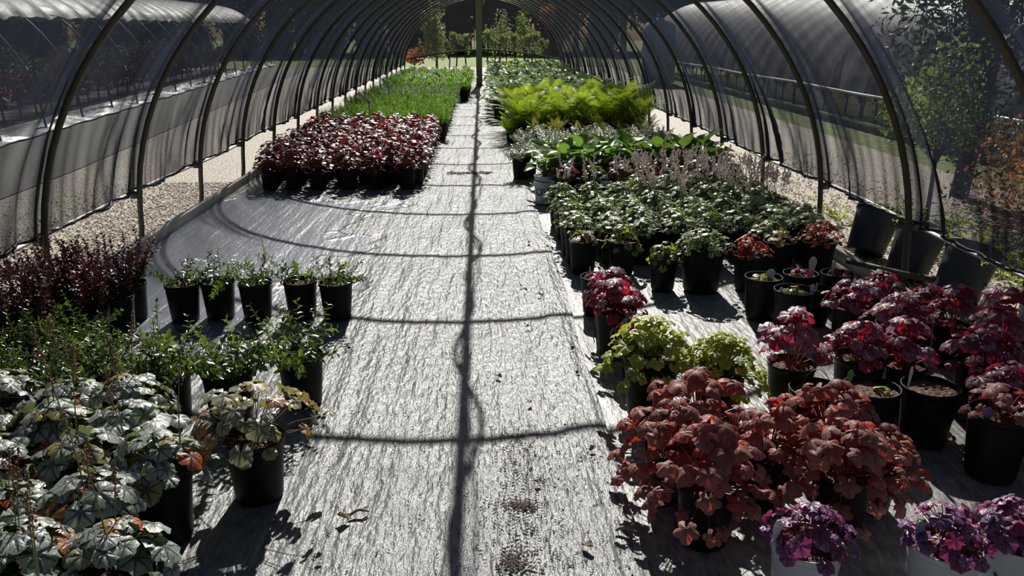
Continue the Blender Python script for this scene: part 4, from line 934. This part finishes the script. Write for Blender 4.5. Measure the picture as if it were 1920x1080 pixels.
# wood behind everything
t1 = tree('woodland_tree', 4, 4200, 2.6, 2.6, 3.2, 4.6, M['t_green'], .22, .34, 'dark leafy tree in the wood beyond the far arch, nearest the post', 'tree', (-1.5, 58, 0), clumps=22)
t2 = tree('woodland_tree', 6, 4200, 2.4, 2.4, 3.6, 4.4, M['t_dark'], .22, .34, 'very dark tree in the wood right of the far arch', 'tree', (4.2, 57, 0), clumps=22)
rr_ = random.Random(9)
for i in range(46):
    a = i/45; x = -34+68*a+rr_.uniform(-1, 1); y = 63-6*abs(a-.5)+rr_.uniform(-2, 5)-.35*abs(x)
    clone(t1 if i % 2 else t2, (x, y, 0), 'dark tree in the wood that closes off the view', 'tree', 'trees of the far wood', rr_.uniform(1.0, 1.3), rr_.uniform(0, 6), rr_.uniform(1.1, 1.5))
for i in range(40):
    a = i/39; x = -36+72*a+rr_.uniform(-1, 1); y = 55-.3*abs(x)+rr_.uniform(-1, 1)
    clone(t2, (x, y, -1.1), 'low dark undergrowth bush at the foot of the far wood', 'bush', 'undergrowth of the far wood', rr_.uniform(.42, .55), rr_.uniform(0, 6))
tree('magnolia', 7, 1500, .75, .75, 1.05, 1.55, M['t_pale'], .05, .15, 'pale leaved small tree beyond the left half of the far arch', 'tree', (-1.75, 33.5, 0), clumps=14, lw=.25)
tree('young_tree', 8, 1300, .75, .7, 1.0, 1.45, M['t_pale'], .04, .12, 'greyish young tree seen right of the far post', 'tree', (.75, 34, 0), clumps=12, lw=.2)
tree('young_tree', 10, 1200, .6, .6, .8, 1.4, M['t_shrub'], .04, .12, 'yellow green young tree right of the greyish one', 'tree', (1.75, 34.5, 0), clumps=12, lw=.25)
tree('young_tree', 13, 900, .35, .35, .6, 1.9, M['t_orange'], .03, .10, 'reddish topped sapling beyond the right half of the arch', 'tree', (2.6, 34, 0), clumps=8, lw=.25)
tree('shrub', 14, 900, .7, .6, .35, .6, M['t_orange'], .03, .10, 'brownish low shrub beyond the left corner of the arch', 'shrub', (-2.6, 33, 0), clumps=10, lw=.25)
sap = tree('sapling', 15, 260, .25, .25, .4, 1.1, M['t_shrub'], .03, .10, 'thin sapling in a pot line beyond the far curtain, just left of the post', 'sapling', (-.55, 31.4, 0), clumps=5)
for i, x in enumerate([-1.2, -.95, .25, .5, .9, 1.2, 1.6, 1.9, 2.3]):
    clone(sap, (x, 31.3+.2*(i % 3), 0), 'thin sapling beyond the far curtain, %s from the left' % ORD[i if i < 2 else i+1], 'sapling', None, rr_.uniform(.85, 1.1), rr_.uniform(0, 6))

# ---------------------------------------------------------------- neighbouring tunnels
def neighbour(xc, y0, y1, step, yaw, label, clabel, seed, clothmat, zb, rail=True):
    hy = list(np.arange(y0, y1, step)); f = tunnel_frame(label, 0, [h-y0 for h in hy], 0, M['steel_dark'], rad=.02)
    f.location = (xc, y0, 0); f.rotation_euler = (0, 0, yaw)
    if clothmat is not None:
        G_, A_ = cloth(0, 0, y1-y0, 260, 44, [h-y0 for h in hy], 0, zb, seed, .05)
        mb = MB(); mb.grid(G_); mb.R = [A_.ravel()]; c = mb.build('shade_cloth', clothmat); c.location = (xc, y0, 0); c.rotation_euler = (0, 0, yaw); tag(c, clabel, 'shade cloth')
    for sx in (-1, 1):
        for z in ((.1, zb) if rail else ()):
            mb = MB(); mb.tube([(sx*2.68, y, z+.01*math.sin(y)) for y in np.arange(0, y1-y0, .8)], .022, 6); mb.build('side_rail', M['white_pipe'], f)
    return f
neighbour(8.95, 9.0, 34, 1.6, 0, 'hoop frame of the neighbouring tunnel on the right', 'grey shade cloth over the neighbouring tunnel on the right', 5, M['cloth_right'], .55)
YL = math.radians(5.2)
neighbour(-9.0, 7.0, 38, 1.6, YL, 'hoop frame of the neighbouring tunnel on the left', 'grey shade cloth over the neighbouring tunnel on the left', 6, M['cloth_far'], 1.9, False)
# rolled white plastic along the foot of the left neighbour
mb = MB(); P = []
for i, y in enumerate(np.arange(7, 38, .12)):
    xx = -9.0+2.75-(y-7)*math.tan(YL); row = []
    for k in range(9):
        t = k/8; row.append((xx-.55*t+.03*math.sin(y*5+k), y, .03+(.10+.04*math.sin(y*2.3)+.03*math.sin(y*7+k*2))*math.sin(PI*min(1, t*1.05))))
    P.append(row)
mb.grid(np.array(P)); tag(mb.build('plastic_sheet', plain('white_plastic_film', (.30, .31, .34), .3, var=.15)), 'crumpled white plastic sheet rolled along the foot of the left neighbouring tunnel', 'plastic sheet')
# plants inside the neighbours: bushy rows
b1 = tree('potted_bush', 16, 420, .38, .38, .34, .55, M['t_green'], .02, .075, 'green bush inside the left tunnel, nearest of its row', 'bush', (-7.6, 8.5, 0), clumps=8)
M['t_red'] = leaf_mat('dark_red_shrub_leaf', [(0, (.04, .015, .018)), (.6, (.09, .025, .025)), (1, (.05, .06, .02))], None, 'blade', rough=.5, trans=.3, tcol=(.4, .05, .03))
b2 = tree('potted_bush', 17, 420, .38, .38, .34, .55, M['t_red'], .02, .075, 'dark red bush inside the left tunnel, nearest of its row', 'bush', (-7.8, 9.4, 0), clumps=8)
for i in range(38):
    y = 8.8+i*.68; x = -7.6-(y-7)*math.tan(YL)
    clone(b2 if i % 3 else b1, (x, y, 0), 'dark %s bush in the row inside the left neighbouring tunnel' % ('red' if i % 3 else 'green'), 'bush', '%s bushes in the left tunnel' % ('red' if i % 3 else 'green'), rr_.uniform(.9, 1.25), rr_.uniform(0, 6))
    clone(b1 if i % 2 else b2, (x-1.2, y, 0), 'bush in the second row inside the left neighbouring tunnel', 'bush', 'second row bushes in the left tunnel', rr_.uniform(1.1, 1.6), rr_.uniform(0, 6))
for i in range(30):
    y = 10+i*.8; clone(b1, (7.1+rr_.uniform(-.1, .1), y, 0), 'dark green bush in the row inside the right neighbouring tunnel', 'bush', 'bushes in the right tunnel', rr_.uniform(.8, 1.2), rr_.uniform(0, 6))
mb = MB(); mb.lathe([(0, 0), (.45, 0), (.5, .05), (.5, 1.5), (.42, 1.72), (.12, 1.8), (.12, 1.88), (0, 1.88)], 24)
o = mb.build('plastic_tank', M['tank']); o.location = (5.3, 25.5, 0); tag(o, 'pale blue upright shape beyond the right cloth toward the far end', 'tank')
